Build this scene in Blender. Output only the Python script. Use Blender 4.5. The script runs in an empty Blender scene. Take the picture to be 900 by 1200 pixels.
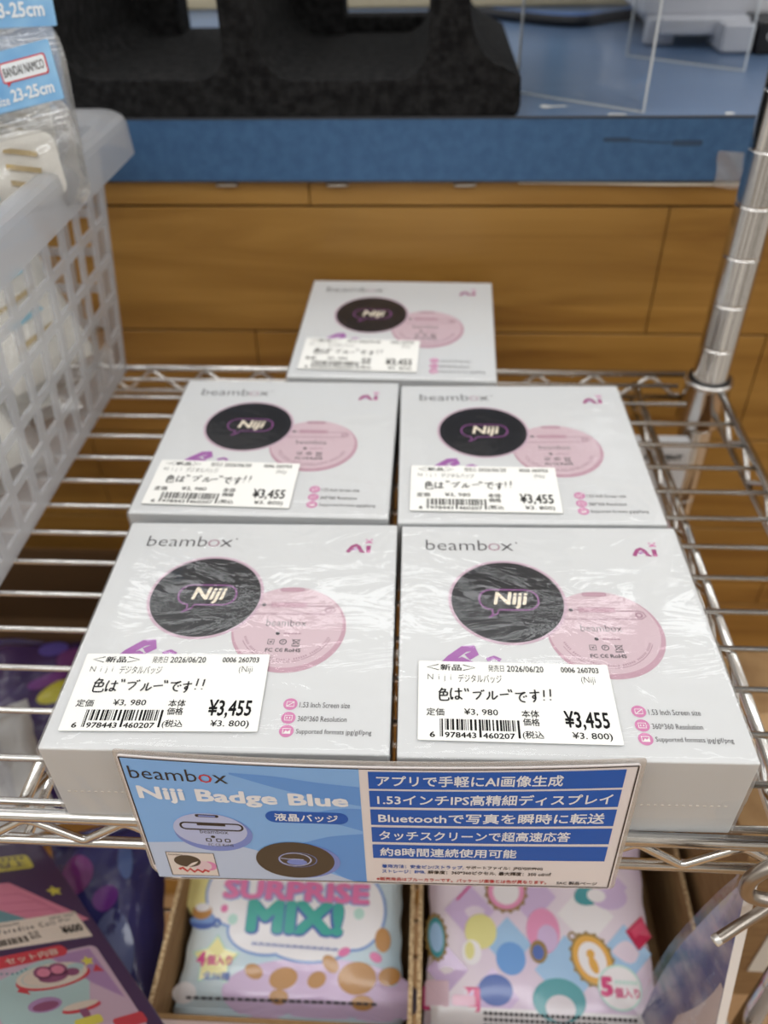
import bpy, bmesh, math, random
from math import sin, cos, pi, radians, exp, hypot, atan2
from mathutils import Matrix, Vector

random.seed(7)
U = 0.00078            # one drawing unit in metres; every builder below works in drawing units
SC = bpy.context.scene
COL = SC.collection

# ------------------------------------------------------------------ camera, world, lights, exposure
CAM_Z = 304.83
cam = bpy.data.cameras.new('camera')
cam.sensor_fit = 'VERTICAL'
cam.sensor_height = 32.0
cam.sensor_width = 24.0
cam.lens = 32.0 * 968.6 / 1200.0
cam.clip_start = 0.01
cam.clip_end = 60
cam.dof.use_dof = True
cam.dof.focus_distance = 300 * U
cam.dof.aperture_fstop = 9.5
cam_ob = bpy.data.objects.new('camera', cam)
COL.objects.link(cam_ob)
cam_ob.matrix_world = (Matrix.Translation((0, 0, CAM_Z * U)) @ Matrix.Rotation(radians(3.75), 4, 'Z')
                       @ Matrix.Rotation(pi / 2 - 0.683020, 4, 'X') @ Matrix.Rotation(-0.0212544, 4, 'Z'))
SC.camera = cam_ob

world = bpy.data.worlds.new('store_ambient')
SC.world = world
world.use_nodes = True
_n, _l = world.node_tree.nodes, world.node_tree.links
_tc = _n.new('ShaderNodeTexCoord'); _mp = _n.new('ShaderNodeMapping'); _nt = _n.new('ShaderNodeTexNoise'); _cr = _n.new('ShaderNodeValToRGB')
_mp.inputs['Scale'].default_value = (7.0, 7.0, 2.2)
_nt.inputs['Scale'].default_value = 1.7; _nt.inputs['Detail'].default_value = 3  # made-up bright and dark patches, giving the chrome contrast to reflect
_cr.color_ramp.elements[0].position = 0.43; _cr.color_ramp.elements[0].color = (0.22, 0.19, 0.16, 1)
_cr.color_ramp.elements[1].position = 0.57; _cr.color_ramp.elements[1].color = (1.06, 0.97, 0.85, 1)
_l.new(_tc.outputs['Generated'], _mp.inputs[0]); _l.new(_mp.outputs[0], _nt.inputs['Vector']); _l.new(_nt.outputs[0], _cr.inputs[0])
_l.new(_cr.outputs[0], _n['Background'].inputs[0])
_n['Background'].inputs[1].default_value = 0.86

def area(name, loc, sx, sy, power, color=(1, 1, 1), rot=(0, 0, 0)):
    l = bpy.data.lights.new(name, 'AREA')
    l.shape = 'RECTANGLE'
    l.size, l.size_y, l.energy, l.color = sx, sy, power, color
    o = bpy.data.objects.new(name, l)
    o.location = loc
    o.rotation_euler = rot
    COL.objects.link(o)
    return o

# rows of ceiling tubes (metres), along the counter; in-between rows added for chrome glints
for ty, tw in ((1.99, 19), (1.15, 10), (0.3, 11), (-0.6, 20), (-1.5, 30)):
    area('ceiling_tube_row', (0.1, ty, 1.88), 6.0, 0.16, tw, (0.965, 0.99, 1.0))
    area('ceiling_up_fill', (0.1, ty, 1.90), 6.0, 0.16, tw * 0.62, (0.965, 0.99, 1.0), (pi, 0, 0))   # added up-light, brightens the ceiling that the chrome wires reflect

SC.view_settings.view_transform = 'Standard'
SC.view_settings.look = 'None'
SC.view_settings.gamma = 1
SC.view_settings.use_curve_mapping = False
SC.view_settings.exposure = -0.20

# ------------------------------------------------------------------ materials
def lin(c):
    return tuple((v / 255 / 12.92) if v / 255 <= 0.04045 else ((v / 255 + 0.055) / 1.055) ** 2.4 for v in c)

MATS = {}
def mat(name, rgb, rough=0.5, metal=0.0, coat=0.0, trans=0.0, alpha=1.0, ior=1.45, spec=0.5, coat_rough=0.08):
    if name in MATS:
        return MATS[name]
    m = bpy.data.materials.new(name)
    m.use_nodes = True
    b = m.node_tree.nodes['Principled BSDF']
    b.inputs['Base Color'].default_value = (*lin(rgb), 1)
    b.inputs['Roughness'].default_value = rough
    b.inputs['Metallic'].default_value = metal
    b.inputs['Coat Weight'].default_value = coat
    b.inputs['Coat Roughness'].default_value = coat_rough
    b.inputs['Transmission Weight'].default_value = trans
    b.inputs['Alpha'].default_value = alpha
    b.inputs['IOR'].default_value = ior
    b.inputs['Specular IOR Level'].default_value = spec
    MATS[name] = m
    return m

def nodes(m):
    return m.node_tree.nodes, m.node_tree.links, m.node_tree.nodes['Principled BSDF']

def add_bump(m, scale, strength, dist=0.001, detail=3, stretch=(1, 1, 1), coord='Object', distortion=0.0):
    n, l, b = nodes(m)
    tc = n.new('ShaderNodeTexCoord'); mp = n.new('ShaderNodeMapping'); nt = n.new('ShaderNodeTexNoise'); bp = n.new('ShaderNodeBump')
    mp.inputs['Scale'].default_value = stretch
    nt.inputs['Scale'].default_value = scale; nt.inputs['Detail'].default_value = detail
    nt.inputs['Distortion'].default_value = distortion
    bp.inputs['Strength'].default_value = strength; bp.inputs['Distance'].default_value = dist
    l.new(tc.outputs[coord], mp.inputs[0]); l.new(mp.outputs[0], nt.inputs['Vector'])
    l.new(nt.outputs[0], bp.inputs['Height']); l.new(bp.outputs[0], b.inputs['Normal'])
    return m

def add_mottle(m, c1, c2, scale, detail=4, stretch=(1, 1, 1), lo=0.35, hi=0.65):
    n, l, b = nodes(m)
    tc = n.new('ShaderNodeTexCoord'); mp = n.new('ShaderNodeMapping'); nt = n.new('ShaderNodeTexNoise'); cr = n.new('ShaderNodeValToRGB')
    mp.inputs['Scale'].default_value = stretch
    nt.inputs['Scale'].default_value = scale; nt.inputs['Detail'].default_value = detail
    cr.color_ramp.elements[0].position = lo; cr.color_ramp.elements[1].position = hi
    cr.color_ramp.elements[0].color = (*lin(c1), 1); cr.color_ramp.elements[1].color = (*lin(c2), 1)
    l.new(tc.outputs['Object'], mp.inputs[0]); l.new(mp.outputs[0], nt.inputs['Vector'])
    l.new(nt.outputs[0], cr.inputs[0]); l.new(cr.outputs[0], b.inputs['Base Color'])
    return m

def clear_film(name, tint=(255, 255, 255), gloss=0.10, rough=0.06, wr_scale=60, wr=0.5, haze=0.0, hazecol=(235, 235, 235), edge=0.45, wr_dist=0.0008, stretch=(1, 1, 1)):
    """thin clear plastic: see-through, with a crinkled glossy skin and, if asked, a milky haze"""
    if name in MATS:
        return MATS[name]
    m = bpy.data.materials.new(name); m.use_nodes = True
    n, l = m.node_tree.nodes, m.node_tree.links
    n.clear()
    out = n.new('ShaderNodeOutputMaterial'); tr = n.new('ShaderNodeBsdfTransparent'); gl = n.new('ShaderNodeBsdfGlossy')
    df = n.new('ShaderNodeBsdfDiffuse'); mx = n.new('ShaderNodeMixShader'); mh = n.new('ShaderNodeMixShader')
    fr = n.new('ShaderNodeFresnel'); mr = n.new('ShaderNodeMapRange')
    tc = n.new('ShaderNodeTexCoord'); nt = n.new('ShaderNodeTexNoise'); bp = n.new('ShaderNodeBump')
    tr.inputs[0].default_value = (*lin(tint), 1); df.inputs[0].default_value = (*lin(hazecol), 1)
    gl.inputs['Roughness'].default_value = rough
    nt.inputs['Scale'].default_value = wr_scale; nt.inputs['Detail'].default_value = 4; nt.inputs['Distortion'].default_value = 1.2
    bp.inputs['Strength'].default_value = wr; bp.inputs['Distance'].default_value = wr_dist
    mp = n.new('ShaderNodeMapping'); mp.inputs['Scale'].default_value = stretch
    l.new(tc.outputs['Object'], mp.inputs[0]); l.new(mp.outputs[0], nt.inputs['Vector']); l.new(nt.outputs[0], bp.inputs['Height'])
    l.new(bp.outputs[0], gl.inputs['Normal'])
    fr.inputs['IOR'].default_value = 1.45
    mr.inputs[1].default_value = 0.03; mr.inputs[2].default_value = 0.6
    mr.inputs[3].default_value = gloss; mr.inputs[4].default_value = edge
    l.new(fr.outputs[0], mr.inputs[0])
    mh.inputs[0].default_value = haze
    l.new(tr.outputs[0], mh.inputs[1]); l.new(df.outputs[0], mh.inputs[2])
    l.new(mr.outputs[0], mx.inputs[0]); l.new(mh.outputs[0], mx.inputs[1]); l.new(gl.outputs[0], mx.inputs[2])
    l.new(mx.outputs[0], out.inputs[0])
    MATS[name] = m
    return m

def chrome(name, rgb=(205, 203, 200), rough=0.2):
    m = mat(name, rgb, rough, 1.0)
    add_bump(m, 240, 0.07, 0.0005, 4)
    return m

CHROME = chrome('chrome_wire', (222, 221, 219), 0.17)
CHROME_POST = chrome('chrome_post', (214, 212, 210), 0.13)
STEEL = chrome('hook_steel', (170, 162, 154), 0.28)
WHITE = mat('box_white', (227, 229, 231), 0.55, spec=.25)
BLACKINK = mat('black_ink', (22, 22, 24), 0.6, spec=.15)
GREYINK = mat('grey_ink', (74, 72, 78), 0.6, spec=.15)
STICKER = mat('sticker_paper', (247, 247, 244), 0.6, spec=.2)
MARKER = mat('marker_ink', (16, 16, 20), 0.4)
DARKDISC = mat('badge_dark_print', (40, 41, 46), 0.35)
DARKDISC2 = mat('badge_dark_ring_print', (58, 58, 64), 0.35)
PINKRIM = mat('badge_rim_print', (214, 188, 204), 0.45)
PINKDISC = mat('badge_pink_print', (222, 199, 208), 0.45)
PINKSIDE = mat('badge_pink_side_print', (204, 166, 182), 0.45)
PINKLINE = mat('pink_line_print', (178, 140, 158), 0.45)
MAGENTA = mat('magenta_print', (176, 80, 140), 0.4)
PURPLEPR = mat('purple_print', (178, 112, 186), 0.4)
LILAC = mat('lilac_print', (158, 96, 160), 0.4)
ICONPINK = mat('icon_pink_print', (220, 140, 188), 0.45)
CREAM = mat('cream_print', (250, 240, 222), 0.5)
FILM = clear_film('shrink_film_clear', gloss=0.030, rough=0.03, wr_scale=44, wr=0.34, edge=0.5, wr_dist=0.0010, stretch=(0.7, 1.5, 1))

# ------------------------------------------------------------------ geometry helpers
class MB:
    """collects shapes in drawing units, then links them as one mesh object"""
    def __init__(s):
        s.v = []; s.f = []; s.m = []; s.mats = []; s.sm = []
    def mi(s, m):
        if m not in s.mats: s.mats.append(m)
        return s.mats.index(m)
    def add(s, vs, fs, m, smooth=False):
        o = len(s.v); i = s.mi(m)
        s.v += [tuple(p) for p in vs]
        for f in fs:
            s.f.append([o + k for k in f]); s.m.append(i); s.sm.append(smooth)
        return s
    def box(s, x0, x1, y0, y1, z0, z1, m, bev=0.0, seg=2):
        if bev <= 0:
            vs = [(x, y, z) for z in (z0, z1) for y in (y0, y1) for x in (x0, x1)]
            return s.add(vs, [(0, 2, 3, 1), (4, 5, 7, 6), (0, 1, 5, 4), (1, 3, 7, 5), (3, 2, 6, 7), (2, 0, 4, 6)], m)
        bm = bmesh.new()
        bmesh.ops.create_cube(bm, size=1)
        for v in bm.verts:
            v.co = Vector(((x0 + x1) / 2 + v.co.x * (x1 - x0), (y0 + y1) / 2 + v.co.y * (y1 - y0), (z0 + z1) / 2 + v.co.z * (z1 - z0)))
        bmesh.ops.bevel(bm, geom=bm.edges[:], offset=bev, segments=seg, profile=0.5, affect='EDGES')
        return s.bm(bm, m, False)
    def bm(s, bm, m, smooth=False):
        bm.verts.ensure_lookup_table()
        bm.verts.index_update()
        s.add([v.co[:] for v in bm.verts], [[v.index for v in f.verts] for f in bm.faces], m, smooth)
        bm.free()
        return s
    def tube(s, path, r, m, n=10, closed=False, caps=True, rr=None):
        P = [Vector(p) for p in path]; N = len(P); rings = []
        up = None
        for i, p in enumerate(P):
            if closed: d = P[(i + 1) % N] - P[i - 1]
            else: d = P[min(i + 1, N - 1)] - P[max(i - 1, 0)]
            d.normalize()
            if up is None:
                a = Vector((0, 0, 1)) if abs(d.z) < 0.9 else Vector((1, 0, 0))
                up = (a - d * a.dot(d)).normalized()
            else:
                up = up - d * up.dot(d); up.normalize()
            sd = d.cross(up)
            q = rr[i] if rr else r
            rings.append([p + (up * cos(2 * pi * k / n) + sd * sin(2 * pi * k / n)) * q for k in range(n)])
        vs = [v for rg in rings for v in rg]; fs = []
        for i in range(N if closed else N - 1):
            j = (i + 1) % N
            for k in range(n):
                k2 = (k + 1) % n
                fs.append((i * n + k, i * n + k2, j * n + k2, j * n + k))
        o = len(s.v)
        s.add(vs, fs, m, True)
        if caps and not closed:
            i = s.mi(m)
            s.f.append([o + k for k in range(n)][::-1]); s.m.append(i); s.sm.append(False)
            s.f.append([o + (N - 1) * n + k for k in range(n)]); s.m.append(i); s.sm.append(False)
        return s
    def lathe(s, prof, cx, cy, m, n=32, smooth=True):
        vs = [(cx + r * cos(2 * pi * k / n), cy + r * sin(2 * pi * k / n), z) for r, z in prof for k in range(n)]
        fs = [(i * n + k, i * n + (k + 1) % n, (i + 1) * n + (k + 1) % n, (i + 1) * n + k) for i in range(len(prof) - 1) for k in range(n)]
        return s.add(vs, fs, m, smooth)
    def grid(s, fn, nu, nv, m, smooth=True, hole=None):
        vs = [fn(i / nu, j / nv) for j in range(nv + 1) for i in range(nu + 1)]
        fs = [(j * (nu + 1) + i, j * (nu + 1) + i + 1, (j + 1) * (nu + 1) + i + 1, (j + 1) * (nu + 1) + i)
              for j in range(nv) for i in range(nu) if not (hole and hole(i, j))]
        return s.add(vs, fs, m, smooth)
    def prism(s, pts, y0, y1, m):
        """outline in x,z extruded along y"""
        n = len(pts)
        vs = [(x, y0, z) for x, z in pts] + [(x, y1, z) for x, z in pts]
        fs = [tuple(range(n)), tuple(range(2 * n - 1, n - 1, -1))] + [(i, n + i, n + (i + 1) % n, (i + 1) % n) for i in range(n)]
        return s.add(vs, fs, m)
    def slab(s, pts, z0, z1, m, mp=None):
        """outline in x,y with thickness along z"""
        n = len(pts)
        vs = [(x, y, z1) for x, y in pts] + [(x, y, z0) for x, y in pts]
        if mp: vs = [mp(*v) for v in vs]
        fs = [tuple(range(n)), tuple(range(2 * n - 1, n - 1, -1))] + [(i, n + i, n + (i + 1) % n, (i + 1) % n) for i in range(n)]
        return s.add(vs, fs, m)
    def build(s, name, parent=None, loc=(0, 0, 0), rot=(0, 0, 0), solid=0.0, bev=0.0):
        me = bpy.data.meshes.new(name)
        me.from_pydata([(x * U, y * U, z * U) for x, y, z in s.v], [], s.f)
        for m in s.mats: me.materials.append(m)
        me.polygons.foreach_set('material_index', s.m)
        me.polygons.foreach_set('use_smooth', s.sm)
        me.update()
        o = bpy.data.objects.new(name, me)
        COL.objects.link(o)
        o.location = tuple(v * U for v in loc); o.rotation_euler = rot
        if parent: o.parent = parent
        if solid:
            md = o.modifiers.new('thickness', 'SOLIDIFY'); md.thickness = solid * U; md.offset = 0
        if bev:
            md = o.modifiers.new('bevel', 'BEVEL'); md.width = bev * U; md.segments = 2; md.limit_method = 'ANGLE'
        return o

def thing(name, label, cat, loc=(0, 0, 0), rot=(0, 0, 0), group=None):
    o = bpy.data.objects.new(name, None)
    o.empty_display_size = 0.02
    COL.objects.link(o)
    o.location = tuple(v * U for v in loc); o.rotation_euler = rot
    return tag(o, label, cat, group)

def tag(o, label, cat, group=None):
    o['label'] = label; o['category'] = cat
    if group: o['group'] = group
    return o

def struct(o):
    o['kind'] = 'structure'
    return o

def frame_thing(name, label, cat, origin, xa, ya, group=None):
    """an Empty whose x and y axes follow the given directions"""
    o = thing(name, label, cat, group=group)
    x = Vector(xa).normalized(); y = Vector(ya); y = (y - x * y.dot(x)).normalized(); z = x.cross(y)
    M = Matrix((x, y, z)).transposed().to_4x4()
    o.matrix_world = Matrix.Translation(Vector(origin) * U) @ M
    return o

# ------------------------------------------------------------------ flat printing
_txt = {}
def glyphs(s, bold=0.0, shear=0.0, space=1.0, res=2):
    k = (s, bold, shear, space, res)
    if k not in _txt:
        c = bpy.data.curves.new('lettering', 'FONT')
        c.body = s; c.size = 1; c.resolution_u = res; c.offset = min(bold, 0); c.shear = shear; c.space_character = space
        o = bpy.data.objects.new('lettering', c)
        me = o.to_mesh()
        vs = [(v.co.x, v.co.y) for v in me.vertices]; fs = [list(p.vertices) for p in me.polygons]
        o.to_mesh_clear()
        if bold > 0:                                   # heavier strokes: copies shifted round a small circle
            kk = 6 if bold < .03 else 10; base, bf, nv = list(vs), list(fs), len(vs)
            for i in range(kk):
                a = 2 * pi * (i + .5) / kk; off = (i + 1) * nv
                vs += [(x + bold * cos(a), y + bold * sin(a)) for x, y in base]; fs += [[off + j for j in f] for f in bf]
        bpy.data.objects.remove(o); bpy.data.curves.remove(c)
        x0 = min(v[0] for v in vs); x1 = max(v[0] for v in vs); y0 = min(v[1] for v in vs); y1 = max(v[1] for v in vs)
        nb = len(base) if bold > 0 else len(vs)
        _txt[k] = ([((x - x0) / (x1 - x0), (y - y0) / (y1 - y0), .014 * (i // nb)) for i, (x, y) in enumerate(vs)], fs)
    return _txt[k]

class PR:
    """flat print: shapes in x,y with a layer height, mapped onto a surface by mp(x, y, z)"""
    def __init__(s, z=0.0, mp=None, cell=None):
        s.b = MB(); s.z = z; s.mp = mp or (lambda x, y, z: (x, y, z)); s.cell = cell
    def put(s, vs, fs, m, dz=0.0):
        s.b.add([s.mp(p[0], p[1], s.z + dz + (p[2] if len(p) > 2 else 0)) for p in vs], fs, m)
        return s
    def text(s, t, x0, y0, x1, y1, m, bold=0.0, shear=0.0, dz=0.0, space=1.0, rot=0.0, res=2, skew=0.0):
        vs, fs = glyphs(t, bold, shear, space, res)
        c, n = cos(rot), sin(rot); out = []
        for u, v, w in vs:
            x = u * (x1 - x0); y = v * (y1 - y0) + u * skew
            out.append((x0 + c * x - n * y, y0 + n * x + c * y, w))
        return s.put(out, fs, m, dz)
    def poly(s, pts, m, dz=0.0):
        return s.put(pts, [list(range(len(pts)))], m, dz)
    def rect(s, x0, y0, x1, y1, m, dz=0.0):
        nx = ny = 1
        if s.cell:
            nx = max(1, int(math.ceil(abs(x1 - x0) / s.cell))); ny = max(1, int(math.ceil(abs(y1 - y0) / s.cell)))
        vs = [(x0 + (x1 - x0) * i / nx, y0 + (y1 - y0) * j / ny) for j in range(ny + 1) for i in range(nx + 1)]
        fs = [(j * (nx + 1) + i, j * (nx + 1) + i + 1, (j + 1) * (nx + 1) + i + 1, (j + 1) * (nx + 1) + i) for j in range(ny) for i in range(nx)]
        return s.put(vs, fs, m, dz)
    def disk(s, cx, cy, rx, m, dz=0.0, ry=None, n=40, a0=0, a1=2 * pi, rot=0.0):
        ry = ry or rx; rings = [0.33, 0.66, 1.0] if s.cell else [1.0]
        vs = [(cx, cy)]; c, q = cos(rot), sin(rot)
        for k in rings:
            for i in range(n):
                a = a0 + (a1 - a0) * i / n
                x, y = rx * k * cos(a), ry * k * sin(a)
                vs.append((cx + c * x - q * y, cy + q * x + c * y))
        fs = [(0, 1 + i, 1 + (i + 1) % n) for i in range(n)]
        for r in range(len(rings) - 1):
            fs += [(1 + r * n + i, 1 + (r + 1) * n + i, 1 + (r + 1) * n + (i + 1) % n, 1 + r * n + (i + 1) % n) for i in range(n)]
        return s.put(vs, fs, m, dz)
    def ring(s, cx, cy, r0, r1, m, dz=0.0, n=48, a0=0.0, a1=2 * pi, ky=1.0):
        full = abs(a1 - a0 - 2 * pi) < 1e-6
        N = n if full else n + 1
        vs = []
        for i in range(N):
            a = a0 + (a1 - a0) * i / n
            vs += [(cx + r0 * cos(a), cy + r0 * ky * sin(a)), (cx + r1 * cos(a), cy + r1 * ky * sin(a))]
        fs = []
        for i in range(n):
            j = (i + 1) % N
            fs.append((2 * i, 2 * i + 1, 2 * j + 1, 2 * j))
        return s.put(vs, fs, m, dz)
    def stroke(s, pts, w, m, dz=0.0, closed=False, round_ends=True):
        P = [Vector((p[0], p[1])) for p in pts]; N = len(P); vs = []
        for i in range(N):
            if closed: d = P[(i + 1) % N] - P[i - 1]
            else: d = P[min(i + 1, N - 1)] - P[max(i - 1, 0)]
            if d.length < 1e-9: d = Vector((1, 0))
            d.normalize(); nn = Vector((-d.y, d.x)) * w / 2
            vs += [tuple(P[i] + nn), tuple(P[i] - nn)]
        fs = []
        for i in range(N if closed else N - 1):
            j = (i + 1) % N
            fs.append((2 * i, 2 * i + 1, 2 * j + 1, 2 * j))
        s.put(vs, fs, m, dz)
        return s
    def rrect(s, x0, y0, x1, y1, r, m, dz=0.0, n=6):
        return s.poly(rr_pts(x0, y0, x1, y1, r, n), m, dz)
    def build(s, name, parent, **k):
        return s.b.build(name, parent, **k)

def rr_pts(x0, y0, x1, y1, r, n=6, rs=None):
    rs = rs or (r, r, r, r)     # corners: bottom-left, bottom-right, top-right, top-left
    out = []
    for (cx, cy, a, q) in ((x0, y0, pi, rs[0]), (x1, y0, 1.5 * pi, rs[1]), (x1, y1, 0, rs[2]), (x0, y1, .5 * pi, rs[3])):
        ox = cx + (q if cx == x0 else -q); oy = cy + (q if cy == y0 else -q)
        for i in range(n + 1):
            t = a + pi / 2 * i / n
            out.append((ox + q * cos(t), oy + q * sin(t)))
    return out

def curve(pts, n=6):
    """smooth polyline through the points"""
    P = [Vector(p) for p in pts]; out = []
    for i in range(len(P) - 1):
        p0 = P[max(i - 1, 0)]; p1 = P[i]; p2 = P[i + 1]; p3 = P[min(i + 2, len(P) - 1)]
        for k in range(n):
            t = k / n
            out.append(0.5 * ((2 * p1) + (p2 - p0) * t + (2 * p0 - 5 * p1 + 4 * p2 - p3) * t * t + (3 * p1 - p0 - 3 * p2 + p3) * t ** 3))
    out.append(P[-1])
    return out

def copy_tree(o, parent=None):
    c = o.copy(); COL.objects.link(c)
    if parent: c.parent = parent
    for ch in list(o.children): copy_tree(ch, c)
    return c

# ================================================================== SETTING
FLOOR_Z, CEIL_Z = -960, 2680
fm = mat('floor_vinyl', (176, 140, 100), 0.4); add_mottle(fm, (160, 124, 86), (188, 152, 112), 6)
struct(MB().box(-3000, 3000, -3200, 3000, FLOOR_Z - 20, FLOOR_Z, fm).build('floor'))
cm = mat('ceiling_white', (236, 236, 234), 0.9)
struct(MB().box(-4000, 4000, -3200, 3200, CEIL_Z, CEIL_Z + 20, cm).build('ceiling'))
wm = mat('back_wall_paint', (196, 200, 202), 0.6)
struct(MB().box(-3800, 3800, 3700, 3720, FLOOR_Z, CEIL_Z, wm).build('wall_back'))

# ------------------------------------------------------------------ sales counter
def wood():
    m = mat('plank_wood', (176, 128, 62), 0.5, coat=0.08)
    n, l, b = nodes(m)
    tc = n.new('ShaderNodeTexCoord'); sx = n.new('ShaderNodeSeparateXYZ'); fl = n.new('ShaderNodeMath'); ad = n.new('ShaderNodeVectorMath')
    dv = n.new('ShaderNodeMath'); cb = n.new('ShaderNodeCombineXYZ'); mp = n.new('ShaderNodeMapping'); nt = n.new('ShaderNodeTexNoise')
    n2 = n.new('ShaderNodeTexNoise'); cr = n.new('ShaderNodeValToRGB'); mx = n.new('ShaderNodeMix')
    dv.operation = 'DIVIDE'; dv.inputs[1].default_value = 98.4 * U; fl.operation = 'FLOOR'
    l.new(tc.outputs['Object'], sx.inputs[0]); l.new(sx.outputs['Z'], dv.inputs[0]); l.new(dv.outputs[0], fl.inputs[0])
    ml = n.new('ShaderNodeMath'); ml.operation = 'MULTIPLY'; ml.inputs[1].default_value = 3.71
    l.new(fl.outputs[0], ml.inputs[0]); l.new(ml.outputs[0], cb.inputs['X']); l.new(ml.outputs[0], cb.inputs['Y'])
    l.new(tc.outputs['Object'], ad.inputs[0]); l.new(cb.outputs[0], ad.inputs[1])
    l.new(ad.outputs[0], mp.inputs[0]); mp.inputs['Scale'].default_value = (3.0, 3.0, 26)
    l.new(mp.outputs[0], nt.inputs['Vector']); nt.inputs['Scale'].default_value = 1.6; nt.inputs['Detail'].default_value = 8; nt.inputs['Distortion'].default_value = 1.1
    cr.color_ramp.elements[0].position = 0.30; cr.color_ramp.elements[1].position = 0.72
    cr.color_ramp.elements[0].color = (*lin((142, 98, 38)), 1); cr.color_ramp.elements[1].color = (*lin((188, 142, 70)), 1)
    e = cr.color_ramp.elements.new(0.5); e.color = (*lin((168, 123, 55)), 1)
    l.new(nt.outputs[0], cr.inputs[0])
    l.new(ad.outputs[0], n2.inputs['Vector']); n2.inputs['Scale'].default_value = 7; n2.inputs['Detail'].default_value = 2
    mx.data_type = 'RGBA'; mx.blend_type = 'MULTIPLY'; mx.inputs[0].default_value = 0.35
    l.new(cr.outputs[0], mx.inputs[6]); l.new(n2.outputs[0], mx.inputs[7])
    l.new(mx.outputs[2], b.inputs['Base Color'])
    return m
WOOD = wood()
WOODGAP = mat('plank_gap', (84, 56, 26), 0.7)
BLUETOP = mat('blue_laminate', (86, 122, 168), 0.3, coat=0.1)
add_mottle(BLUETOP, (84, 108, 142), (98, 121, 154), 9, 6)
BLUEEDGE = mat('blue_edge_band', (58, 92, 142), 0.45)
add_mottle(BLUEEDGE, (54, 90, 130), (63, 101, 142), 160, 3)
counter = thing('sales_counter', 'wood plank shop counter with a thick blue laminate top behind the wire rack', 'counter', (0, 700, FLOOR_Z))
def cz(z): return z - FLOOR_Z
b = MB()
rows = [(100.4, 118.5, [-88]), (1.2, 99.2, [-420, 168.5]), (-97, 0.2, [-140, 262]), (-195, -98, [-300, 60]), (-293, -196, [-60, 330]), (-391, -294, [-220, 180]), (-489, -392, [0, 420]), (-690, -490, [-300, 200]), (-958, -691, [100])]
for z0, z1, js in rows:
    xs = [-1300] + js + [1300]
    for i in range(len(xs) - 1):
        b.box(xs[i] + .45, xs[i + 1] - .45, -100.4, -91, cz(z0) + .35, cz(z1) - .35, WOOD, 0.4, 1)
b.build('front_panel', counter)
MB().box(-1300, 1300, -96.5, -88, cz(-958), cz(118), WOODGAP).build('panel_backing', counter)
MB().box(-1300, 1300, -103.2, 355, cz(118.6), cz(160), BLUETOP, 0.5, 1).build('countertop', counter)
eb = MB().box(-1300, 1300, -104.6, -103.2, cz(118.8), cz(159.4), BLUEEDGE, 0.3, 1).build('edge_band', counter)
DKLINE = mat('edge_line_dark', (58, 60, 66), 0.6)
MB().box(-1300, 1300, -104.9, -102.4, cz(159.3), cz(160.4), DKLINE).box(-1300, 1300, -104.9, -103, cz(117.9), cz(119.2), DKLINE).build('edge_seam', counter)
CAULK = mat('white_caulk', (236, 230, 214), 0.6)
MB().tube(curve([(60, -102.5, cz(117.4)), (120, -103, cz(116.8)), (170, -103.2, cz(116.2)), (250, -103, cz(116.6))]), 1.0, CAULK, 6).build('caulk_bead', counter)
CLIPM = mat('staple_metal', (176, 170, 160), 0.35, 0.8)
for x in (-146.6, -67.4, 22.8):
    q = MB(); q.tube(curve([(x - 7, -101, cz(115.2)), (x - 6, -103, cz(115.2)), (x + 6, -103, cz(115.4)), (x + 7, -101, cz(115.4))], 4), 0.9, CLIPM, 8)
    q.build('metal_clip', counter)
SMUDGE = mat('edge_smudge', (50, 72, 98), 0.6)
q = PR(0, lambda x, y, z: (x, -104.9 - z, cz(y)))
q.rrect(114, 144.6, 132, 147.4, 1.2, SMUDGE); q.stroke([(132, 145.6), (142, 144.6), (152, 144.2), (160, 144)], 1.0, SMUDGE); q.rrect(160, 142, 180, 145.6, 1.4, SMUDGE)
q.build('scuff_mark', counter)
SCRAP = mat('torn_tape', (212, 214, 214), 0.5)
def scrap(pts):
    q = PR(0.2, lambda x, y, z: (x, y - 700, cz(160) + z)); q.poly(pts, SCRAP); q.build('tape_residue', counter)
scrap([(72, 624), (76, 629), (81, 625), (90, 626.5), (92, 622.5), (83, 621.5), (77, 618), (73.5, 620)])
scrap([(115, 600), (117, 604), (127, 603.5), (128, 599.5)])
scrap([(192, 600), (194, 606), (199, 605), (198, 600.5)])
TAPE = clear_film('clear_tape_film', gloss=0.12, rough=0.15, wr_scale=70, wr=0.6, haze=0.22)
q = MB()
def tp(u, v):
    return (192 + 18 * u + 1.2 * sin(5 * v), -105.2 - 0.9 * abs(sin(3 * u + 4 * v)) * 0.8 - (1.5 * (1 - u) ** 3 * v ** 2), cz(115.5) + 24 * v - 2 * u)
q.grid(tp, 8, 10, TAPE)
q.build('clear_tape_piece', counter)

# low cabinet that closes the counter at the back
cab = thing('storage_cabinet', 'pale grey low cabinet with a teal strip closing the back of the blue counter', 'cabinet', (0, 1160, FLOOR_Z))
MB().box(-1300, 1300, -98, 100, .5, cz(420), wm, 2, 2).build('cabinet_body', cab)
MB().box(-1300, 1300, -103, -98, cz(160.8), cz(172), mat('skirting_beige', (186, 176, 150), 0.6), 1, 1).build('skirting_strip', cab)
MB().box(126, 147, -100, -98, cz(172), cz(419), mat('teal_strip', (92, 136, 156), 0.5)).build('teal_strip', cab)
for x in (-520, 60, 124, 640): MB().box(x, x + 1.2, -98.6, -97.8, cz(172), cz(418), mat('panel_joint', (120, 122, 122), .7)).build('panel_joint', cab)

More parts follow.
